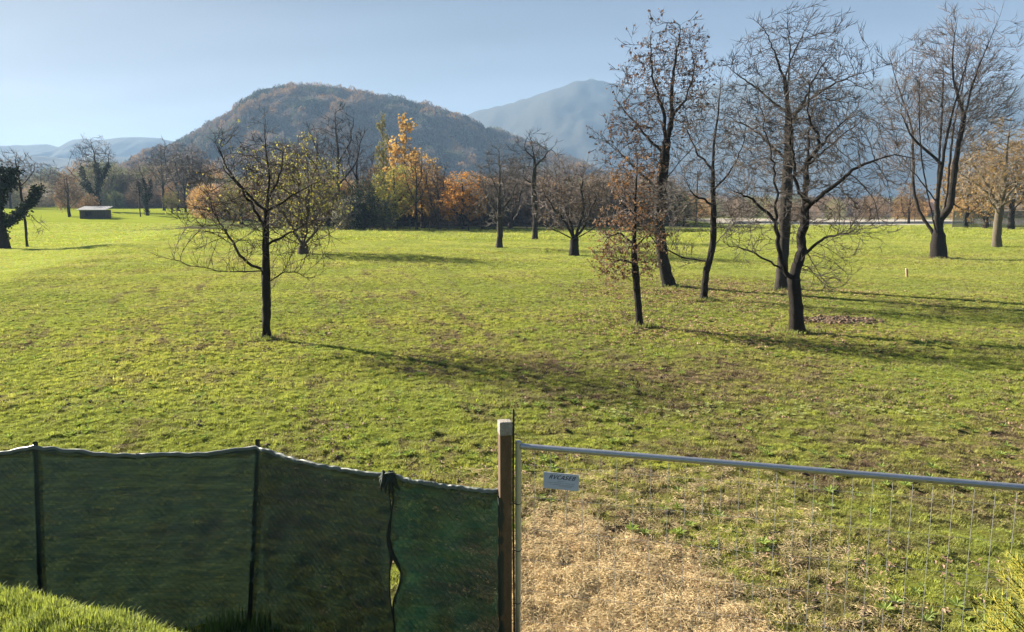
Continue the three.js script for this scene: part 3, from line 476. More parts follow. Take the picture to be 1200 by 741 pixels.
// left: behind the little barn
plant('round', 'field_tree', 'small round tree with orange-brown leaves left of the barn', 85, 158, 9.6, { wide: 1.05 });
plant('leafy', 'field_tree', 'russet leafy crown mixed with the small tree left of the barn', 86, 163, 9.4, { wide: 0.9, palette: 'rust' });
plant('ivy', 'ivy_covered_tree', 'big bare tree with ivy-wrapped trunk right behind the barn', 119, 190, 18.5, { wide: 0.85, turn: 0.4 });
plant('ivy', 'ivy_covered_tree', 'dark ivy-thick tree between the barn and the tree clump', 176, 165, 12, { wide: 0.85, turn: 2.2 });
plant('tall', 'field_tree', 'thin sapling leaning in front of the dark ivy-thick tree', 168, 158, 8, { wide: 0.7 });
plant('round', 'clump_tree', 'tallest tree of the dark bare clump at the foot of the hill', 212, 195, 18, { wide: 0.95, turn: 1 });
plant('stems', 'clump_tree', 'multi-stemmed tree at the right of the dark bare clump', 234, 190, 16, { wide: 0.75 });
plant('tall', 'clump_tree', 'narrow tree at the left of the dark bare clump', 196, 200, 16, { wide: 1.1 });
plant('round', 'clump_tree', 'lower tree standing at the very back of the dark bare clump', 225, 215, 16, { wide: 1.1, turn: 3 });
plant('stems', 'clump_tree', 'leaning bare tree at the right end of the dark clump', 244, 198, 13, { wide: 0.9, turn: 2 });
plant('round', 'clump_tree', 'dark bare tree in the middle front of the clump', 221, 186, 15, { wide: 0.9, turn: 5 });
plant('bush', 'shrub', 'pale beige shrub right of the dark bare clump', 263, 150, 6.2, { palette: 'tan', category: 'shrub', wide: 1.2 });
plant('bush', 'shrub', 'pale beige shrub by the trunk of the big ivy-wrapped tree', 110, 175, 5, { palette: 'tan', category: 'shrub' });
plant('leafy', 'shrub', 'light green shrub beneath the dark bare clump', 205, 178, 5.5, { palette: 'olive', category: 'shrub', wide: 1.2 });
plant('round', 'hedgerow_tree', 'bare hazy tree behind the long pale-roofed house', 55, 290, 17, { wide: 1.3 });
plant('stems', 'hedgerow_tree', 'bare hazy tree between the pale-roofed house and the russet tree', 70, 275, 13, { wide: 1.3 });
plant('round', 'hedgerow_tree', 'bare hazy tree rising above the ivy-clad tree at the left edge', 18, 220, 15, { wide: 1.1, turn: 2 });
plant('stems', 'hedgerow_tree', 'bare brown tree in the gap left of the ivy-thick tree', 150, 240, 12, { wide: 1.4 });
plant('round', 'hedgerow_tree', 'bare tree at the left foot of the wooded hill, behind the ivy-thick tree', 180, 260, 17, { wide: 1.2, turn: 4 });
// middle: the far edge of the meadow
plant('tall', 'hedgerow_tree', 'tall dark bare tree, left of the pair above the many-stemmed tree', 376, 118, 14.5, { wide: 0.95 });
plant('tall', 'hedgerow_tree', 'tall dark bare tree, right of the pair above the many-stemmed tree', 399, 112, 16.8, { wide: 1.1, turn: 2.6 });
plant('round', 'hedgerow_tree', 'bare tree left of the tall dark pair', 345, 125, 14, { wide: 1 });
plant('tall', 'hedgerow_tree', 'thin bare tree right of the tall dark pair', 422, 118, 13, { wide: 1.2 });
plant('stems', 'hedgerow_tree', 'brown bushy bare tree behind the lone tree on the left', 318, 120, 11.5, { wide: 1.1 });
plant('leafy', 'hedgerow_tree', 'olive leafy tree behind the many-stemmed tree', 285, 128, 8.5, { palette: 'olive', wide: 1.3 });
plant('leafy', 'hedgerow_tree', 'olive-brown leafy tree left of the dark evergreen', 372, 108, 8.5, { palette: 'olive', wide: 1.3 });
plant('bush', 'shrub', 'silver-leaved shrub at the left foot of the dark evergreen', 410, 103, 5, { palette: 'silver', category: 'shrub' });
plant('bush', 'evergreen_shrub', 'tall dark evergreen bush at the far edge of the meadow', 428, 104, 7.4, { wide: 0.75, palette: 'ivy', category: 'shrub' });
plant('bush', 'evergreen_shrub', 'lower dark green bush right of the tall evergreen bush', 452, 104, 5, { wide: 0.9, category: 'shrub' });
plant('cone', 'larch_tree', 'thin yellow spire-shaped conifer behind the evergreen bush', 452, 124, 16.8, { wide: 0.55, palette: 'olive' });
plant('cone', 'larch_tree', 'golden spire-shaped conifer, taller and fuller than the thin one beside it', 476, 121, 16.2, { wide: 1.15 });
plant('leafy', 'hedgerow_tree', 'bright yellow-green tree below the golden conifer', 464, 110, 9.8, { palette: 'yellow', wide: 1.25 });
plant('leafy', 'hedgerow_tree', 'golden yellow tree right of the golden conifer', 496, 114, 12, { palette: 'gold', wide: 1.0 });
plant('tall', 'hedgerow_tree', 'bare dark trunk in front of the golden yellow tree', 489, 105, 9.8, { wide: 0.9 });
plant('stems', 'hedgerow_tree', 'grey-brown bare tree between the golden and the orange trees', 515, 110, 9.6, { wide: 0.9 });
plant('leafy', 'hedgerow_tree', 'bright orange tree at the far edge of the meadow', 543, 107, 8.8, { palette: 'orange', wide: 1.2 });
plant('stems', 'hedgerow_tree', 'brown bare tree at the right side of the orange tree', 566, 110, 8.2, { wide: 1.1, turn: 3 });
plant('leafy', 'hedgerow_tree', 'tawny thin-leaved tree in the brown thicket left of the golden conifer', 437, 116, 10, { palette: 'tan', wide: 0.7 });
plant('stems', 'hedgerow_tree', 'brown bare tree behind the thin grey meadow tree', 598, 112, 9.6, { wide: 1.2, turn: 5 });
plant('round', 'hedgerow_tree', 'bare tree behind the crooked meadow tree', 625, 116, 9.8, { wide: 1.2 });
plant('stems', 'hedgerow_tree', 'brown bare tree behind the knobbly-headed tree', 655, 108, 9.2, { wide: 1.3 });
plant('leafy', 'hedgerow_tree', 'tan-leaved tree behind the right side of the knobbly-headed tree', 690, 112, 8.6, { palette: 'tan', wide: 1.2 });
plant('stems', 'hedgerow_tree', 'brown bare tree behind the rusty-leaved young tree', 722, 108, 8.8, { wide: 1.3, turn: 1.2 });
plant('round', 'hedgerow_tree', 'bare tree seen between the leaning oak and the slim crooked tree', 765, 118, 9, { wide: 1.3 });
plant('leafy', 'hedgerow_tree', 'yellowish tree low behind the leaning oak', 800, 120, 5.8, { palette: 'olive', wide: 1.5 });
// right
plant('leafy', 'hedgerow_tree', 'tawny tree behind the left side of the broad oak', 1062, 135, 8, { palette: 'tan', wide: 1.1 });
plant('leafy', 'hedgerow_tree', 'golden brown tree behind the right side of the broad oak', 1128, 100, 10.5, { palette: 'amber', wide: 1.2 });
plant('leafy', 'hedgerow_tree', 'golden tree at the right edge behind the pale-barked tree', 1182, 92, 11.5, { palette: 'amber', wide: 1.3, turn: 2 });
plant('stems', 'hedgerow_tree', 'brown bare tree between the golden trees at the right', 1152, 98, 11, { wide: 1.3 });
plant('stems', 'hedgerow_tree', 'bare tree hanging over the right edge of the meadow', 1225, 88, 12, { wide: 1.3, turn: 4 });
plant('bush', 'hedge', 'low brown hedge left of the dark roofs', 930, 150, 3.4, { palette: 'tan', category: 'hedge', wide: 2.4 });

// ---------------------------------------------------------------- small buildings
const roofMat = M('slate_roof', lin(0.1, 0.09, 0.085), 0.7, { bumpMap: groundBump, bumpScale: 0.03, map: groundTex });
const oldWood = M('weathered_boards', lin(0.1, 0.08, 0.065), 0.9, { map: barkMap });
function house(name, label, category, [x, z], turn, w, d, h, rise, mats, windows = 0, chimney = true, dy = 0) {
  const g = base(name, [x, ground(x, z) - 0.1 + dy, z], turn);
  const sh = new THREE.Shape([[-d / 2, 0], [d / 2, 0], [d / 2, h], [0, h + rise], [-d / 2, h]].map((p) => new THREE.Vector2(...p)));
  const body = new THREE.ExtrudeGeometry(sh, { depth: w, bevelEnabled: false }); body.translate(0, 0, -w / 2); body.rotateY(Math.PI / 2);
  mesh('wall', body, mats[0], g);
  const L = Math.hypot(d / 2, rise) + 0.5;
  for (const s of [-1, 1]) { const r = box(w + 0.8, 0.14, L); r.translate(0, 0.09, L / 2 - 0.02); r.rotateX(Math.atan2(rise, d / 2)); if (s < 0) r.rotateY(Math.PI); r.translate(0, h + rise, 0); const m = mesh('roof', r, mats[1], g); if (s > 0 && chimney) mesh('chimney', box(0.6, 1.5, 0.6, w * 0.25, h + rise + 0.1, 0.8), mats[0], m); }
  for (let k = 0; k < windows; k++) { const wx = (k + 0.5) / windows * w - w / 2, f = mesh('window', box(1.0, 1.2, 0.1, wx, h * 0.55, d / 2 + 0.04), M('frame', lin(0.3, 0.27, 0.24)), g); mesh('pane', box(0.8, 1.0, 0.06, wx, h * 0.55, d / 2 + 0.07), M('dark_glass', lin(0.02, 0.025, 0.03), 0.1), f); }
  return tag(g, label, category);
}
{ // the little field barn
  const x = -79.6, z = -148, g = base('barn', [x, ground(x, z) - 0.05, z], 0.12), W0 = 4.5, D0 = 3, Hh = 1.75;
  for (let k = 0; k < 15; k++) { if (k > 2 && k < 7) continue; mesh('board', box(0.285, Hh - 0.1, 0.05, -W0 / 2 + 0.15 + k * 0.3, Hh / 2, D0 / 2 + (k % 2) * 0.02), oldWood, g); }
  for (let k = 3; k < 7; k++) { mesh('board', box(0.285, 0.62, 0.05, -W0 / 2 + 0.15 + k * 0.3, 0.31, D0 / 2), oldWood, g); mesh('board', box(0.285, 0.4, 0.05, -W0 / 2 + 0.15 + k * 0.3, Hh - 0.25, D0 / 2), oldWood, g); }
  for (const s of [-1, 1]) for (let k = 0; k < 10; k++) mesh('board', box(0.05, Hh - 0.1, 0.285, s * W0 / 2, Hh / 2, -D0 / 2 + 0.15 + k * 0.3), oldWood, g);
  mesh('back_wall', box(W0, Hh - 0.1, 0.05, 0, Hh / 2, -D0 / 2), oldWood, g);
  for (const s of [-1, 1]) mesh('post', box(0.14, Hh, 0.14, s * (W0 / 2 - 0.1), Hh / 2, D0 / 2 - 0.1), oldWood, g);
  const r = box(W0 + 0.7, 0.1, D0 + 1.0); r.rotateX(0.16); r.translate(0, Hh + 0.26, 0.1); const rm = mesh('roof', r, M('pale_roof_sheet', lin(0.34, 0.33, 0.33), 0.6), g);
  for (let k = 0; k < 9; k++) { const q = box(0.06, 0.05, D0 + 0.98); q.rotateX(0.16); q.translate(-W0 / 2 + k * W0 / 8, Hh + 0.33, 0.1); mesh('seam', q, rm.material, rm); }
  tag(g, 'small dark wooden field barn with a pale sheet roof on the far left meadow', 'barn');
}
house('long_house', 'long low house with a pale sunlit roof at the far left', 'house', [-150, -262], -0.15, 15, 9, 3.4, 2.4, [M('grey_plaster', lin(0.2, 0.19, 0.19)), M('pale_tiles', lin(0.36, 0.33, 0.3), 0.7)], 5);
house('long_house', 'pale house half hidden behind the ivy-clad tree at the left edge', 'house', [-168, -255], 0.1, 10, 8, 4.2, 2.4, [M('cream_plaster', lin(0.42, 0.4, 0.37)), M('brown_tiles', lin(0.26, 0.22, 0.2), 0.7)], 3);
house('house', 'grey house with a broad dark gable roof beyond the road at the right', 'house', [85, -206], 0.5, 19, 14, 2.4, 4.2, [M('grey_render', lin(0.16, 0.16, 0.17)), roofMat], 3, true, -1.6);
house('house', 'smaller dark-roofed house just right of the broad gable house', 'house', [101, -214], -0.3, 12, 10, 2.8, 2.6, [M('grey_render', lin(0.2, 0.19, 0.19)), roofMat], 2, true, -1.6);
house('house', 'low shed with a reddish roof next to the tawny tree at the right', 'shed', [112, -215], 0.2, 9, 8, 2.8, 2, [M('rose_render', lin(0.25, 0.19, 0.16)), M('red_tiles', lin(0.22, 0.12, 0.09), 0.8)], 2, false, -1);

// ---------------------------------------------------------------- far fences and the road edge
{
  const conc = M('pale_concrete', lin(0.6, 0.56, 0.5), 0.9, { map: groundTex });
  const g = base('road_wall', [0, 0, 0]), rail = base('road_railing', [0, 0, 0]), steel = M('dull_steel', lin(0.12, 0.11, 0.1), 0.6, { metalness: 0.5 });
  const line = []; for (let k = 0; k <= 12; k++) { const x = 38 + k * 3.6, z = -133 - k * 0.25; line.push([x, ground(x, z), z]); }
  for (let k = 0; k < 12; k++) { const a = line[k], b = line[k + 1], q = box(3.58, 0.4, 0.35); q.rotateY(Math.atan2(a[2] - b[2], b[0] - a[0])); q.translate((a[0] + b[0]) / 2, (a[1] + b[1]) / 2 + 0.18, (a[2] + b[2]) / 2); mesh('wall_block', q, conc, g); }
  for (let k = 0; k <= 12; k++) { const a = line[k]; mesh('post', rod([a[0], a[1] + 0.3, a[2]], [a[0], a[1] + 2.1, a[2]], 0.06, 6), steel, rail); }
  for (const y of [1.3, 1.95]) mesh('rail', rod([line[0][0], line[0][1] + y, line[0][2]], [line[12][0], line[12][1] + y, line[12][2]], 0.03, 6), steel, rail);
  tag(g, 'low pale concrete wall along the road at the right far edge', 'wall'); tag(rail, 'thin dark railing on the pale concrete wall by the road', 'railing');
  const w = base('rail_fence', [0, 0, 0]), posts = []; for (let k = 0; k <= 16; k++) { const x = -24 + k * 2.6, z = -102.6 + 0.4 * Math.sin(k); posts.push([x, ground(x, z), z]); mesh('post', box(0.13, 1.3, 0.13, x, ground(x, z) + 0.6, z), oldWood, w); }
  for (let k = 0; k < 16; k++) for (const y of [0.55, 1.05]) mesh('rail', rod([posts[k][0], posts[k][1] + y, posts[k][2] + 0.09], [posts[k + 1][0], posts[k + 1][1] + y, posts[k + 1][2] + 0.09], 0.05, 5), oldWood, w);
  tag(w, 'wooden post and rail fence along the far edge in front of the autumn trees', 'fence');
  const gf = base('mesh_fence', [0, 0, 0]), gm = M('grey_green_netting', lin(0.15, 0.17, 0.16), 0.9, { transparent: true, opacity: 0.6, transmission: 0.3, thickness: 0, side: THREE.DoubleSide });
  for (let k = 0; k <= 6; k++) { const x = 57 + k * 2.2, z = -100 + k * 0.4, y = ground(x, z); mesh('post', rod([x, y - 0.1, z], [x, y + 2.5, z], 0.05, 6), steel, gf); if (k < 6) { const q = box(2.12, 2.1, 0.02); q.rotateY(-0.18); q.translate(x + 1.1, y + 1.2, z + 0.2); mesh('net_panel', q, gm, gf); } }
  tag(gf, 'grey-green netting fence behind the pale-barked tree at the right', 'fence');
  const pole = base('utility_pole', [29.5, 0, -124]); mesh('shaft', rod([0, -0.1, 0], [0, 8.6, 0], 0.13, 8), oldWood, pole); mesh('crossbar', box(1.4, 0.1, 0.12, 0, 8.1, 0.1), oldWood, pole); tag(pole, 'grey wooden utility pole behind the slim crooked tree', 'utility pole');
  const sy = ground(19.37, -37.52), st = base('stake', [19.37, sy, -37.52]); const q = box(0.09, 0.42, 0.07, 0, 0.18, 0); q.rotateZ(0.12); mesh('shaft', q, M('fresh_wood', lin(0.4, 0.29, 0.18)), st); const cap = box(0.1, 0.04, 0.08, -0.045, 0.4, 0); cap.rotateZ(0.0); mesh('cap', cap, M('pale_end', lin(0.5, 0.42, 0.3)), st); tag(st, 'short pale wooden stake sticking out of the grass left of the broad oak', 'stake');
}

// ---------------------------------------------------------------- near fence, gate and sign
const netTex = (seed, coverMin) => tileTexture(512, (u, v, n) => {
  const streak = 0.5 + 0.5 * n(2, 60, seed) * 0.7 + 0.25 * n(3, 150, seed + 1), weave = 0.5 + 0.5 * Math.sin(v * 2 * Math.PI * 128) * Math.sin(u * 2 * Math.PI * 100), grain = n(150, 150, seed + 2);
  let a = coverMin + 0.17 * (streak - 0.5) + 0.06 * (weave - 0.5) + 0.1 * grain * 0.6;
  if (n(70, 95, seed + 3) > 0.7) a -= 0.6;
  return [a, a, a];
});
const netWeave = tileTexture(512, (u, v, n) => { const l = 0.62 + 0.3 * n(3, 190, 71) + 0.22 * n(2, 60, 73) + 0.16 * n(120, 150, 75), sp = n(90, 110, 77) > 0.74 ? 0.5 : 0; return [l * 0.95 + sp, l + sp, l * 0.97 + sp]; });
const netA = M('green_shade_net', lin(0.034, 0.066, 0.052), 0.75, { alphaMap: netTex(41, 0.965), map: netWeave, transparent: true, side: THREE.DoubleSide, transmission: 0.35, thickness: 0 });
const netB = M('fresh_green_shade_net', lin(0.018, 0.072, 0.046), 0.75, { alphaMap: netTex(51, 0.965), map: netWeave, transparent: true, side: THREE.DoubleSide, transmission: 0.45, thickness: 0 });
const hemMat = M('folded_net_hem', lin(0.1, 0.12, 0.105), 0.5), postGreen = M('dark_green_post', lin(0.012, 0.02, 0.017), 0.5), wireDark = M('green_wire', lin(0.012, 0.022, 0.018), 0.6);
const gapEdge = (y, s) => 0.5 * (1 - s) * 0 + s * 0.5 * (0.105 * Math.exp(-(((y - 0.78) / (y > 0.78 ? 0.12 : 0.22)) ** 2)) + 0.035 * Math.exp(-(((y - 1.4) / 0.1) ** 2)) - 0.006);
{
  const f = base('shade_net_fence', [0, 0, 0]);
  const spans = [
    { a: [-6.0, -6.22], b: [-3.97, -6.15], top: [1.6, 1.6], sag: 0.12, mat: netA },
    { a: [-3.97, -6.15], b: [-2.1, -6.1], top: [1.6, 1.615], sag: 0.065, mat: netA },
    { a: [-2.1, -6.1], b: [-0.92, -5.55], top: [1.615, 1.58], sag: 0.03, mat: netA, gap: -1 },
    { a: [-0.92, -5.55], b: [-0.1, -5.235], top: [1.58, 1.575], sag: 0.02, mat: netB, gap: 1 },
  ];
  spans.forEach((sp, si) => {
    const nu = 70, nv = 50, pos = [], uv = [], idx = [], hemPts = [], [ax, az] = sp.a, [bx, bz] = sp.b, L = Math.hypot(bx - ax, bz - az), nX = -(bz - az) / L, nZ = (bx - ax) / L;
    for (let j = 0; j <= nv; j++) for (let i = 0; i <= nu; i++) {
      const t = i / nu, v = j / nv, y0 = ground(lerp(ax, bx, t), lerp(az, bz, t)) - 0.05, top = lerp(sp.top[0], sp.top[1], t) - sp.sag * 4 * t * (1 - t) + 0.008 * N2(t * 9 + si, 1), y = lerp(y0, top, v);
      let w = t * L; if (sp.gap === -1) w -= gapEdge(y, 1) * ss(0.8, 1, t) - 0.03 * (N2(y * 1.6, 4)) * ss(0.7, 1, t); if (sp.gap === 1) w += gapEdge(y, 1) * ss(0.25, 0, t) + 0.03 * (N2(y * 1.6, 4)) * ss(0.4, 0, t);
      const bulge = ss(0, 0.07, t) * ss(1, 0.93, t) * 0.018 * N2(t * L * 2.2 + si * 7, y * 3) + ss(0, 0.07, t) * ss(1, 0.93, t) * 0.02 * N2(t * L * 0.7 + si * 3, y * 9) + 0.03 * Math.sin(Math.PI * t) * N2(si * 5, y) - 0.04 * 4 * t * (1 - t) * (1 - v);
      const q = [ax + (bx - ax) / L * w + nX * bulge, y, az + (bz - az) / L * w + nZ * bulge];
      pos.push(...q); uv.push(w / 0.6, y / 0.6); if (j === nv) hemPts.push(V(...q));
    }
    for (let j = 0; j < nv; j++) for (let i = 0; i < nu; i++) { const k = j * (nu + 1) + i; idx.push(k, k + 1, k + nu + 1, k + 1, k + nu + 2, k + nu + 1); }
    const g = new THREE.BufferGeometry(); g.setAttribute('position', new THREE.Float32BufferAttribute(pos, 3)); g.setAttribute('uv', new THREE.Float32BufferAttribute(uv, 2)); g.setIndex(idx); g.computeVertexNormals();
    const m = mesh('net_panel', g, sp.mat, f); if (si === 3) m.userData.label = 'brighter green net panel beside the wooden post';
    // hem: the net folded over its top wire, with its loose edge hanging behind
    const hp = [], hu = [], hi = [], prof = [[0.009, -0.02], [0.012, 0.002], [0, 0.012], [-0.014, 0.006], [-0.024, -0.026]];
    hemPts.forEach((p, i) => prof.forEach(([o, y], k) => { const wv = 0.006 * N2(i * 0.16 + si * 9, k * 0.5) + 0.003 * N2(i * 0.7, k); hp.push(p.x + nX * (o + wv), p.y + y + (k === 4 ? -0.012 * (1 + N2(i * 0.2, si)) : wv * 0.6), p.z + nZ * (o + wv)); hu.push(i, k); }));
    for (let i = 0; i < nu; i++) for (let k = 0; k < 4; k++) { const q = i * 5 + k; hi.push(q, q + 1, q + 5, q + 1, q + 6, q + 5); }
    const hg = new THREE.BufferGeometry(); hg.setAttribute('position', new THREE.Float32BufferAttribute(hp, 3)); hg.setAttribute('uv', new THREE.Float32BufferAttribute(hu, 2)); hg.setIndex(hi); hg.computeVertexNormals();
    mesh('hem', hg, new THREE.MeshPhysicalMaterial({ ...{ color: hemMat.color, roughness: 0.5 }, side: THREE.DoubleSide, name: 'folded_net_hem' }), m);
    const wire = new GB(); wire.tube(hemPts.map((p) => V(p.x - nX * 0.01, p.y - 0.006, p.z - nZ * 0.01)), hemPts.map(() => 0.004), 4); wire.build('top_wire', wireDark, f);
    if (sp.gap) { const e = []; for (let j = 0; j <= nv; j++) { const k = (j * (nu + 1) + (sp.gap === -1 ? nu : 0)) * 3; e.push(V(pos[k], pos[k + 1], pos[k + 2])); } const eg = new GB(); eg.tube(e, e.map((p, j) => 0.007 + 0.003 * N2(j * 0.3, si) + 0.01 * ss(0.5, 0.62, j / nv) * ss(0.8, 0.66, j / nv)), 6); eg.build('net_edge', M('dark_net_edge', lin(0.01, 0.018, 0.014), 0.7), m); }
    // chain link that carries the net
    const cl = new GB(), pitch = 0.062, hgt = 1.45, rows = Math.round(hgt / (pitch / 2));
    for (let x = 0; x < L - pitch; x += pitch) for (const s of [0, 1]) {
      const pts = []; for (let r = 0; r <= rows; r++) { const w = x + s * pitch / 2 + ((r + s) % 2 ? pitch / 2 : 0); const t = w / L; pts.push(V(lerp(ax, bx, t) - nX * (-0.03 + (r % 2) * 0.003), 0.04 + r * pitch / 2, lerp(az, bz, t) - nZ * (-0.03 + (r % 2) * 0.003))); }
      cl.tube(pts, pts.map(() => 0.0013), 3);
    }
    tag(cl.build('chain_link_mesh', wireDark, f), null, null, null, 'stuff');
  });
  for (const [x, z, tp, ln] of [[-3.97, -6.17, 1.63, 0.1], [-2.1, -6.12, 1.665, 0.16]]) mesh('post', rod([x - ln, ground(x, z) - 0.1, z], [x, tp, z], 0.02, 10), postGreen, f);
  // the bunched net end tied at the gap
  const R = rng(5), knot = new GB(); for (let k = 0; k < 16; k++) { const a = V(-0.92 + (R() - 0.5) * 0.09, 1.585 + R() * 0.03, -5.53 + (R() - 0.5) * 0.03), b = a.clone().add(V((R() - 0.5) * 0.12, -0.05 - 0.13 * R(), (R() - 0.3) * 0.03)); knot.tube([a, a.clone().lerp(b, 0.5).add(V((R() - 0.5) * 0.03, 0, 0.015)), b], [0.012, 0.016, 0.004], 5); }
  knot.build('bunched_net', M('bunched_net', lin(0.012, 0.022, 0.017), 0.7), f);
  const tie = new GB(); tie.tube([V(-1.0, 1.555, -5.54), V(-0.95, 1.6, -5.5), V(-0.88, 1.61, -5.5), V(-0.86, 1.57, -5.53)], [0.005, 0.005, 0.005, 0.004], 5); tie.build('tie', hemMat, f);
  const roll = new GB(), rp = [], rr = []; for (let k = 0; k <= 30; k++) { const y = -0.05 + k * 1.6 / 30; rp.push(V(-0.075 + 0.008 * N2(k * 0.4, 2), y, -5.17 + 0.008 * N2(k * 0.4, 6))); rr.push(0.024 + 0.007 * N2(k * 0.6, 1)); } roll.tube(rp, rr, 8); roll.build('net_roll', M('rolled_net_edge', lin(0.012, 0.02, 0.016), 0.6), f);
  // dry leaves caught on the bright panel
  const lf = new GB(true); for (const [x, y, s] of [[-0.59, 1.375, 0.03], [-0.575, 1.40, 0.035], [-0.555, 1.37, 0.028], [-0.47, 1.355, 0.02], [-0.41, 1.33, 0.026], [-0.71, 1.40, 0.02], [-0.68, 1.37, 0.018]]) { const z = at([[-0.92, -5.55], [-0.1, -5.235]], x) + 0.045; lf.leaf(V(x, y, z), V(0.7, R() - 0.5, 0.2).normalize(), V(0.3, 0.9, 0.1).normalize(), V(0.2, 0.1, 0.95), s, s * 0.7, [0.36, 0.29, 0.16]); } tag(lf.build('caught_leaf', LEAF, f), null, null, null, 'stuff');
  tag(f, 'dark green shade-net fence on chain link with a torn gap at the near edge', 'fence');
}
{
  const post = base('wooden_post', [-0.05, 0, -5.2]), wt = M('rough_timber', lin(0.15, 0.09, 0.045), 0.85, { map: barkMap, bumpMap: barkBump, bumpScale: 0.006 });
  const sh = new THREE.Shape(); const w = 0.037; sh.moveTo(-w, -w); sh.lineTo(w, -w); sh.lineTo(w, w); sh.lineTo(-w, w); sh.closePath();
  const g = new THREE.ExtrudeGeometry(sh, { depth: 2.17, bevelEnabled: true, bevelSize: 0.005, bevelThickness: 0.006, bevelSegments: 2 }); g.rotateX(-Math.PI / 2); g.rotateY(0.2); g.translate(0, -0.1, 0); mesh('shaft', g, wt, post);
  const cap = new THREE.ExtrudeGeometry(sh, { depth: 0.085, bevelEnabled: true, bevelSize: 0.0075, bevelThickness: 0.006, bevelSegments: 2 }); cap.rotateX(-Math.PI / 2); cap.rotateY(0.2); cap.translate(0, 2.005, 0); const cm = mesh('cap', cap, M('weathered_grey_cap', lin(0.4, 0.36, 0.31), 0.95, { map: barkMap, bumpMap: groundBump, bumpScale: 0.01 }), post); cm.userData.label = 'pale weathered cap on the post top';
  tag(post, 'square brown wooden post with a pale weathered top between net fence and gate', 'post');
  const bar = base('steel_rod', [0.012, 0, -5.19]); const bg = new GB(), bp = [], br = []; for (let k = 0; k <= 120; k++) { bp.push(V(0.004 * Math.sin(k * 0.05), -0.2 + k * 2.38 / 120, 0)); br.push(0.0065 + (k % 2) * 0.0012); } bg.tube(bp, br, 6); bg.build('shaft', M('rusty_steel', lin(0.05, 0.032, 0.025), 0.7, { metalness: 0.4 }), bar); const tw = new THREE.TorusGeometry(0.03, 0.0025, 5, 18); tw.rotateX(Math.PI / 2); tw.translate(-0.015, 1.5, 0); mesh('wire_tie', tw, wireDark, bar); tag(bar, 'thin dark steel rod standing beside the wooden post', 'rod');
}
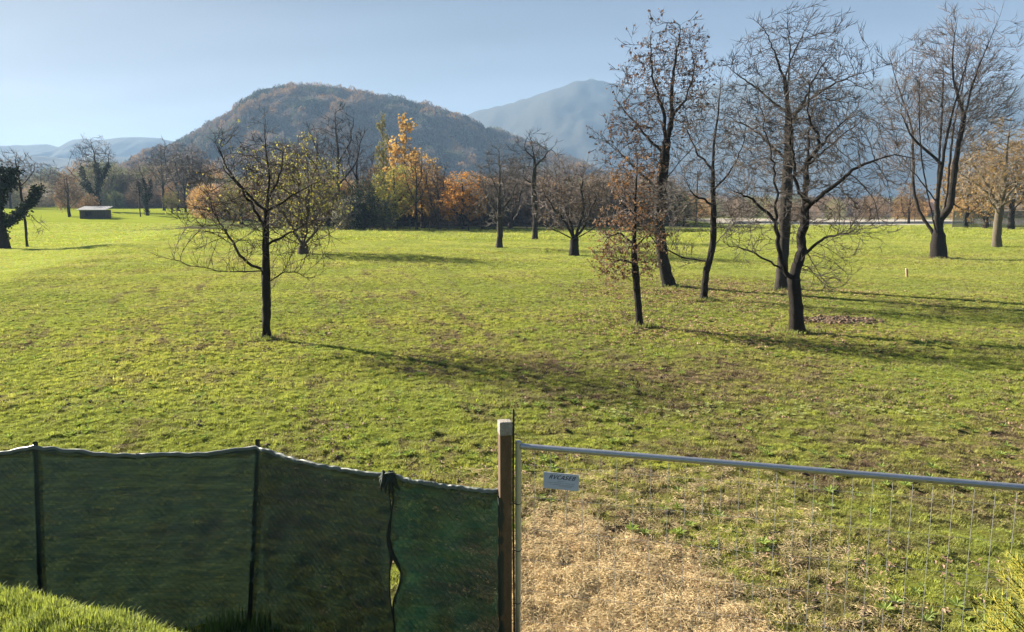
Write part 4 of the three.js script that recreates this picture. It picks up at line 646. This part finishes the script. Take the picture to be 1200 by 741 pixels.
{
  const A = V(0.045, 0, -5.19), B = V(3.5, 0, -4.325), dir = B.clone().sub(A), L = dir.length(); dir.normalize();
  const galv = M('galvanised_tube', lin(0.5, 0.51, 0.53), 0.42, { metalness: 0.8, map: tileTexture(128, (u, v, n) => { const a = 0.82 + 0.12 * n(8, 8, 61) + 0.08 * n(30, 30, 62); return [a, a, a]; }) }), wireM = M('galvanised_wire', lin(0.46, 0.46, 0.47), 0.5, { metalness: 0.6 });
  const g = base('mesh_gate', [0, 0, 0]), at3 = (w, y, o = 0) => [A.x + dir.x * w - dir.z * o, y, A.z + dir.z * w + dir.x * o];
  mesh('stile', rod(at3(0, 0.02), at3(0, 1.945), 0.021, 14), galv, g); mesh('stile', rod(at3(L, 0.02), at3(L, 1.93), 0.021, 14), galv, g);
  const cp = new THREE.SphereGeometry(0.021, 12, 6, 0, 6.2832, 0, 1.571); for (const w of [0, L]) { const c = cp.clone(); c.scale(1, 0.5, 1); c.translate(...at3(w, w ? 1.93 : 1.945)); mesh('end_cap', c, galv, g); }
  mesh('top_rail', rod(at3(0.018, 1.915), at3(L - 0.018, 1.9), 0.021, 14), galv, g); mesh('bottom_rail', rod(at3(0.018, 0.12), at3(L - 0.018, 0.12), 0.019, 12), galv, g);
  const nW = Math.round(L / 0.116); for (let k = 1; k < nW; k++) mesh('wire', rod(at3(k * L / nW, 0.12), at3(k * L / nW, 1.905), 0.0015, 5), wireM, g);
  for (let k = 0; k < 8; k++) { const y = 0.14 + k * 0.235; mesh('wire', rod(at3(0, y, 0.004), at3(L, y, 0.004), 0.0008, 5), wireM, g); }
  for (const y of [0.35, 0.75, 1.15, 1.5]) { const t = new THREE.TorusGeometry(0.026, 0.003, 5, 16); t.rotateX(Math.PI / 2 + 0.3); t.translate(...at3(-0.004, y)); mesh('wire_tie', t, wireDark, g); }
  tag(g, 'galvanised tube gate panel with thin wire mesh at the right', 'gate');
  // sign
  const c = document.createElement('canvas'); c.width = 512; c.height = 256; const x = c.getContext('2d');
  x.fillStyle = '#b4bace'; x.fillRect(0, 0, 512, 256); x.fillStyle = '#181d3a'; x.textAlign = 'center'; x.font = 'italic bold 92px sans-serif'; x.save(); x.translate(262, 96); x.transform(1, 0, -0.25, 1, 0, 0); x.fillText('RVCASEB', 0, 0); x.restore();
  x.fillStyle = '#4b5068'; x.font = '22px sans-serif'; const R = rng(9); const scribble = (y, x0, x1, h) => { let p = x0; while (p < x1) { const w = 4 + R() * 9; x.globalAlpha = 0.45 + 0.4 * R(); x.fillRect(p, y + R() * 2, w, h); p += w + 2 + (R() < 0.15 ? 9 : 1); } x.globalAlpha = 1; };
  scribble(122, 200, 320, 8); scribble(150, 60, 452, 9); scribble(180, 90, 440, 9); scribble(202, 230, 420, 7);
  const t = new THREE.CanvasTexture(c); t.colorSpace = THREE.SRGBColorSpace; t.magFilter = THREE.LinearFilter;
  const s0 = at3(0.18, 1.69, 0.012), s1 = at3(0.435, 1.69, 0.012), sg = base('sign', [(s0[0] + s1[0]) / 2, 1.688, (s0[2] + s1[2]) / 2], Math.atan2(s0[2] - s1[2], s1[0] - s0[0])); sg.rotation.z = -0.01;
  mesh('plate', box(0.25, 0.118, 0.003), M('sign_plate', lin(0.55, 0.56, 0.6), 0.5), sg); const face = new THREE.PlaneGeometry(0.246, 0.114); face.translate(0, 0, 0.0032); mesh('print', face, M('sign_print', 0xffffff, 0.5, { map: t }), sg);
  for (const q of [-0.11, 0.11]) { const r = new THREE.CylinderGeometry(0.004, 0.004, 0.006, 8); r.rotateX(Math.PI / 2); r.translate(q, 0.048, 0.004); mesh('rivet', r, wireM, sg); }
  tag(sg, 'small pale grey sign plate with bold dark italic lettering hung on the gate', 'sign');
}

// ---------------------------------------------------------------- grass, straw, leaves
function tuft(seed, n, spread, hgt, wid, lean, segs = 2) {
  const R = rng(seed), g = new GB();
  for (let k = 0; k < n; k++) {
    const a = R() * 6.283, r = Math.sqrt(R()) * spread, x = Math.cos(a) * r, z = Math.sin(a) * r, b = R() * 6.283, h = hgt * (0.45 + 0.75 * R()), l = lean * (0.3 + R()) * h, w = wid * (0.7 + 0.6 * R()), dx = Math.cos(b), dz = Math.sin(b), f = g.count;
    const ny = l / (h + l), nn = [-dx * (1 - ny) * 0.8, ny + 0.35, -dz * (1 - ny) * 0.8];
    g.vert(x - dz * w, -0.01, z + dx * w, ...nn); g.vert(x + dz * w, -0.01, z - dx * w, ...nn);
    if (segs === 2) { g.vert(x + dx * l * 0.4 - dz * w * 0.8, h * 0.62, z + dz * l * 0.4 + dx * w * 0.8, ...nn); g.vert(x + dx * l * 0.4 + dz * w * 0.8, h * 0.62, z + dz * l * 0.4 - dx * w * 0.8, ...nn); g.vert(x + dx * l, h * (1 - 0.15 * lean), z + dz * l, ...nn); g.i.push(f, f + 1, f + 2, f + 1, f + 3, f + 2, f + 2, f + 3, f + 4); }
    else { g.vert(x + dx * l, h, z + dz * l, ...nn); g.i.push(f, f + 1, f + 2); }
  }
  return g.geo();
}
const blade = M('grass_blades', 0xffffff, 0.98, { flatShading: true, side: THREE.DoubleSide, transmission: 0.5, thickness: 0, specularIntensity: 0.5 });
{
  const R = rng(900), geos = [tuft(1, 16, 0.05, 0.062, 0.0032, 0.8), tuft(2, 15, 0.06, 0.05, 0.0042, 1.1), tuft(3, 13, 0.045, 0.042, 0.006, 1.3)], lists = [[], [], []], weeds = [], straws = [], fallen = [], tall = [];
  const green = (w) => { const k = 0.68 + 0.6 * R() * R() + 0.15 * R(), y = clamp(0.45 + 0.4 * w.n1 + 0.5 * (R() - 0.5)); let c = [lerp(0.3, 0.54, y), lerp(0.36, 0.54, y), lerp(0.05, 0.085, y)]; const dry = clamp(w.brown * 1.1 - 0.15 + 0.25 * (R() - 0.5)); c = c.map((v, i) => lerp(v, [0.27, 0.2, 0.1][i], dry)); return c.map((v) => v * k); };
  const zones = [[5.2, 13, 330, 0.7], [13, 24, 215, 0.88], [24, 42, 90, 1.25], [42, 75, 25, 2.1], [75, 135, 3.2, 4.2]];
  for (const [d0, d1, dens, sc] of zones) {
    const n = Math.round(0.72 * (d1 * d1 - d0 * d0) * dens);
    for (let k = 0; k < n; k++) {
      const d = Math.sqrt(lerp(d0 * d0, d1 * d1, R())), x = (R() * 2 - 1) * 0.72 * d, z = -d;
      if (d > 104 && x > -50 && x < 30) continue; if (d > 124 && x > 30) continue;
      if (d < 9 && z > at(fenceLine, x) + 0.05 && terraceDist(x, z) > -1.7 && x < 4) { if (R() < 0.6) continue; }
      const w = cover(x, z); if (R() < w.straw * 0.93 || R() < w.dirt) continue;
      if (R() < (w.brown - 0.2) * 0.95) continue;
      if (R() < clamp(0.2 - 0.9 * w.n3) * 0.55 * (1 - w.smooth) * ss(60, 20, d)) continue;
      const s = sc * (0.6 + 0.8 * R()) * (1 + 0.25 * w.n2), sm = w.smooth; let c = green(w); if (sm > 0.1) c = c.map((v, i) => lerp(v, [0.44, 0.47, 0.07][i] * (0.85 + 0.3 * R()), sm));
      lists[R() < 0.5 ? 0 : R() < 0.6 ? 1 : 2].push([x, HT(x, z), z, s, s * (1 - 0.35 * sm) * (d > 24 ? 0.75 : 1) * (0.8 + 0.35 * N2(x / 0.8, z / 0.8)), s, R() * 6.28, c]);
    }
  }
  for (const [bx, bz, br] of BASES) for (let k = 0; k < 70; k++) { const a = R() * 6.283, q = br * (0.2 + 0.5 * R()), x = bx + Math.cos(a) * q, z = bz + Math.sin(a) * q, s = 1.2 + 1.4 * R(), c = 0.5 + 0.5 * R(); lists[k % 3].push([x, HT(x, z), z, s, s * (0.9 + 0.8 * R()), s, R() * 6.28, R() < 0.35 ? [0.3 * c, 0.23 * c, 0.11 * c] : [0.34 * c, 0.4 * c, 0.07 * c]]); }
  // terrace grass close to the camera, long and sunlit, and the bank down to the fence
  for (let k = 0; k < 26000; k++) { const x = lerp(-5.4, 4.2, R()), z = lerp(-6.1, -2.6, R()), e = terraceDist(x, z); if (e < -1.5 || z < at(fenceLine, x) + 0.06) continue; const y = 0.5 + 0.5 * R(), kx = 0.8 + 0.4 * R(); tall.push([x, HT(x, z), z, 1, (0.6 + 0.9 * R()) * (0.75 + 0.4 * N2(x * 1.5, z * 1.5)) * (e > -0.3 ? 1 : 0.9), 1, R() * 6.28, [lerp(0.15, 0.3, y) * kx, lerp(0.22, 0.34, y) * kx, 0.05 * kx]]); }
  lists.forEach((l, k) => scatter('grass', ['short yellow-green meadow grass', 'low spreading meadow grass', 'flat broad-bladed meadow grass'][k] + ' covering the field', 'grass', geos[k], blade, l));
  scatter('terrace_grass', 'longer bright grass on the near bank at the bottom left', 'grass', tuft(8, 10, 0.045, 0.075, 0.0026, 0.6), blade, tall);
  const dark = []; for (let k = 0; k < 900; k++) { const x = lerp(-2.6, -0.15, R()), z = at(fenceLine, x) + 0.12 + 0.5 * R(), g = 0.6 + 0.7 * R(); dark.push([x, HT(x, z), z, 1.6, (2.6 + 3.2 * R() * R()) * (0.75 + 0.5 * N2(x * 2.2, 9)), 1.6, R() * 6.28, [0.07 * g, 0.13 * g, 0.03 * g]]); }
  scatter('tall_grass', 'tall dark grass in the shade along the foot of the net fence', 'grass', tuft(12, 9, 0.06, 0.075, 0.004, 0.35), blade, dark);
  // rosettes of broad leaves
  const ros = new GB(), Q = rng(4); for (let k = 0; k < 9; k++) { const a = k * 0.7 + Q() * 0.4, up = 0.25 + 0.5 * Q(); ros.leaf(V(0, 0.005, 0), V(Math.cos(a), up, Math.sin(a)).normalize(), V(-Math.sin(a), 0, Math.cos(a)), V(-Math.cos(a) * up, 1, -Math.sin(a) * up).normalize(), 0.06 + 0.05 * Q(), 0.035, [1, 1, 1]); }
  for (let k = 0; k < 5200; k++) { const d = Math.sqrt(lerp(36, 900, R())), x = (R() * 2 - 1) * 0.7 * d, z = -d, w = cover(x, z); if (w.straw > 0.4 || N2(x / 2.2 + 40, z / 2.2) < 0.15) continue; const s = 0.5 + 0.8 * R(), q = 0.8 + 0.4 * R(); weeds.push([x, HT(x, z), z, s, s, s, R() * 6.28, [0.24 * q, 0.31 * q, 0.055 * q]]); }
  for (let k = 0; k < 150; k++) { const x = lerp(1.5, 7.5, R()), z = -13.2 + 0.6 * (R() - 0.5) + 0.5 * N2(x, 3); const q = 0.9 + 0.4 * R(); weeds.push([x, HT(x, z), z, 0.65, 0.65, 0.65, R() * 6.28, [0.42 * q, 0.45 * q, 0.16 * q]]); }
  const rg = ros.geo(); rg.deleteAttribute('color'); scatter('weeds', 'broad-leaved weeds scattered through the meadow grass', 'weeds', rg, blade, weeds);
  // straw: cut dry stalks lying about
  const sg = new GB(), S = rng(6); for (let k = 0; k < 14; k++) { const a = S() * 6.283, x = (S() - 0.5) * 0.12, z = (S() - 0.5) * 0.12, L = 0.03 + 0.06 * S(), y = 0.004 + 0.018 * S(); sg.twig(V(x, y, z), V(x + Math.cos(a) * L / 2, y + 0.012 * S(), z + Math.sin(a) * L / 2), V(x + Math.cos(a) * L, y * S(), z + Math.sin(a) * L), 0.0015); }
  for (let k = 0; k < 110000 && straws.length < 21000; k++) { const x = lerp(-0.8, 3.6, R()), z = lerp(-10, -5, R()), w = cover(x, z); if (R() > w.straw + 0.03) continue; const q = 0.7 + 0.6 * R(), s = 0.7 + 0.6 * R(); straws.push([x, HT(x, z), z, s, s * (0.6 + 1.2 * R()), s, R() * 6.28, R() < 0.2 ? [0.34 * q, 0.23 * q, 0.12 * q] : [0.62 * q, 0.49 * q, 0.27 * q], (R() - 0.5) * 0.3, (R() - 0.5) * 0.3]); }
  for (let k = 0; k < 40000; k++) { const d = Math.sqrt(lerp(40, 484, R())), x = (R() * 2 - 1) * 0.7 * d, z = -d, w = cover(x, z); if (R() > (w.brown - 0.25) * 1.1) continue; const q = 0.6 + 0.6 * R(), s = 0.6 + 0.5 * R(); straws.push([x, HT(x, z), z, s, s, s, R() * 6.28, [0.34 * q, 0.25 * q, 0.14 * q], (R() - 0.5) * 0.4, (R() - 0.5) * 0.4]); }
  scatter('straw', 'dry straw-coloured cut stalks lying on the bare patch beyond the gate', 'straw', sg.geo(), M('straw', 0xffffff, 0.8), straws);
  // fallen leaves, thickest under the trees
  const fl = new GB(), F = rng(7); for (let k = 0; k < 5; k++) { const a = F() * 6.283, u = V((F() - 0.5) * 0.9, 1, (F() - 0.5) * 0.9).normalize(), d = V(Math.cos(a), 0, Math.sin(a)).addScaledVector(u, -0.3).normalize(); fl.leaf(V((F() - 0.5) * 0.3, 0.012 + 0.02 * F(), (F() - 0.5) * 0.3), d, V().crossVectors(d, u).normalize(), u, 0.075, 0.05, [1, 1, 1]); }
  const spots = [[3.7, -22, 3.2, 500], [6.8, -32.9, 5, 1100], [7.2, -28.5, 4, 450], [8, -21.3, 3.6, 350], [11.2, -32, 4.5, 450], [28, -50.4, 6, 400], [-6.6, -20.3, 2.5, 120], [5.5, -27, 5, 400]];
  for (const [cx, cz, r, n] of spots) for (let k = 0; k < n; k++) { const a = R() * 6.283, q = r * Math.sqrt(R()) * (0.6 + 0.6 * R()), x = cx + Math.cos(a) * q, z = cz + Math.sin(a) * q, b = 0.7 + 0.6 * R(); fallen.push([x, HT(x, z) + 0.015, z, 1, 1, 1, R() * 6.28, R() < 0.5 ? [0.26 * b, 0.15 * b, 0.07 * b] : [0.36 * b, 0.25 * b, 0.14 * b]]); }
  for (let k = 0; k < 7000; k++) { const d = Math.sqrt(lerp(40, 1200, R())), x = lerp(-0.3, 0.72, R()) * d, z = -d, b = 0.6 + 0.6 * R(); if (N2(x / 5, z / 5) < -0.1) continue; fallen.push([x, HT(x, z) + 0.01, z, 0.8, 0.8, 0.8, R() * 6.28, [0.28 * b, 0.18 * b, 0.1 * b]]); }
  const fg = fl.geo(); fg.deleteAttribute('color'); scatter('fallen_leaves', 'brown fallen leaves lying on the grass under the trees', 'leaves', fg, M('dry_leaf', 0xffffff, 0.85, { flatShading: true, side: THREE.DoubleSide }), fallen);
  const cg = new THREE.IcosahedronGeometry(1, 1), cp = cg.attributes.position; for (let k = 0; k < cp.count; k++) { const s = 1 + 0.45 * N3(cp.getX(k) * 1.3, cp.getY(k) * 1.3, cp.getZ(k) * 1.3); cp.setXYZ(k, cp.getX(k) * s, cp.getY(k) * s * 0.7, cp.getZ(k) * s); } cg.computeVertexNormals();
  const cl = []; for (let k = 0; k < 900; k++) { const a = R() * 6.283, q = Math.sqrt(R()), x = 10.1 + Math.cos(a) * q * 1.25, z = -23.3 + Math.sin(a) * q * 0.75, s = 0.02 + 0.07 * R() * R(), b = 0.7 + 0.6 * R(); cl.push([x, HT(x, z) + s * 0.3, z, s, s, s, R() * 6.28, [0.13 * b, 0.085 * b, 0.05 * b]]); }
  for (let k = 0; k < 7000; k++) { const d = Math.sqrt(lerp(36, 700, R())), x = (R() * 2 - 1) * 0.7 * d, z = -d, w = cover(x, z); if (w.straw > 0.6 || w.n2 + w.n3 * 0.6 < 0.25) continue; const s = 0.012 + 0.035 * R() * R(), b = 0.6 + 0.5 * R(); cl.push([x, HT(x, z) + s * 0.2, z, s, s, s, R() * 6.28, [0.1 * b, 0.07 * b, 0.045 * b]]); }
  scatter('mud', 'reddish brown earth clods scattered on the grass right of the low forking tree', 'soil', cg, M('earth_clod', 0xffffff, 0.95), cl);
}
// golden conifer shrub at the lower right corner
{
  const R = rng(61), x0 = 2.62, z0 = -3.25, y0 = ground(x0, z0), g = base('conifer_shrub', [x0, y0 - 0.03, z0]), st = new GB(), nd = new GB(true), add = (p, d) => {
    for (let k = 0; k < 46; k++) { const t = k / 46, o = p.clone().addScaledVector(d, t * 0.2), a = V(R() - 0.5, R() - 0.5, R() - 0.5).cross(d).normalize(), dir = d.clone().multiplyScalar(0.75).add(a).normalize(), L = 0.07 * (1 - 0.45 * t), sd = V().crossVectors(dir, a).normalize(), e = 0.75 + 0.5 * R(), c = R() < 0.72 ? [0.46 * e, 0.42 * e, 0.06 * e] : [0.22 * e, 0.28 * e, 0.05 * e]; const f = nd.count, w = 0.0022, nn = a; for (const q of [o.clone().addScaledVector(sd, -w), o.clone().addScaledVector(sd, w), o.clone().addScaledVector(dir, L)]) nd.vert(q.x, q.y, q.z, nn.x, nn.y, nn.z, 0, 0, c); nd.i.push(f, f + 1, f + 2); }
  };
  const top = 2.02 - y0;
  for (let k = 0; k < 420; k++) { const h = top * Math.pow(R(), 0.8), rr = 0.52 * (1 - 0.75 * Math.pow(h / top, 1.6)), a = R() * 6.283, q = rr * (0.45 + 0.55 * Math.sqrt(R())), root = V(0, Math.max(0.02, h - 0.25), 0), p = V(Math.cos(a) * q, h - 0.05, Math.sin(a) * q), d = V(Math.cos(a) * 0.8, 0.75, Math.sin(a) * 0.8).normalize(); st.tube([root, root.clone().lerp(p, 0.6).add(V(0, -0.02, 0)), p, p.clone().addScaledVector(d, 0.2)], [0.007, 0.005, 0.003, 0.001], 4); add(p, d); }
  st.tube([V(0, 0, 0), V(0.02, top * 0.5, 0), V(0, top * 0.95, 0)], [0.03, 0.02, 0.006], 7);
  st.build('stem', BARK.brown, g); tag(nd.build('needles', leafMat('golden_needles', 0.4), g), null, null, null, 'stuff');
  tag(g, 'golden yellow-green conifer shrub in the lower right corner before the gate', 'shrub');
}
renderer.render(scene, camera);
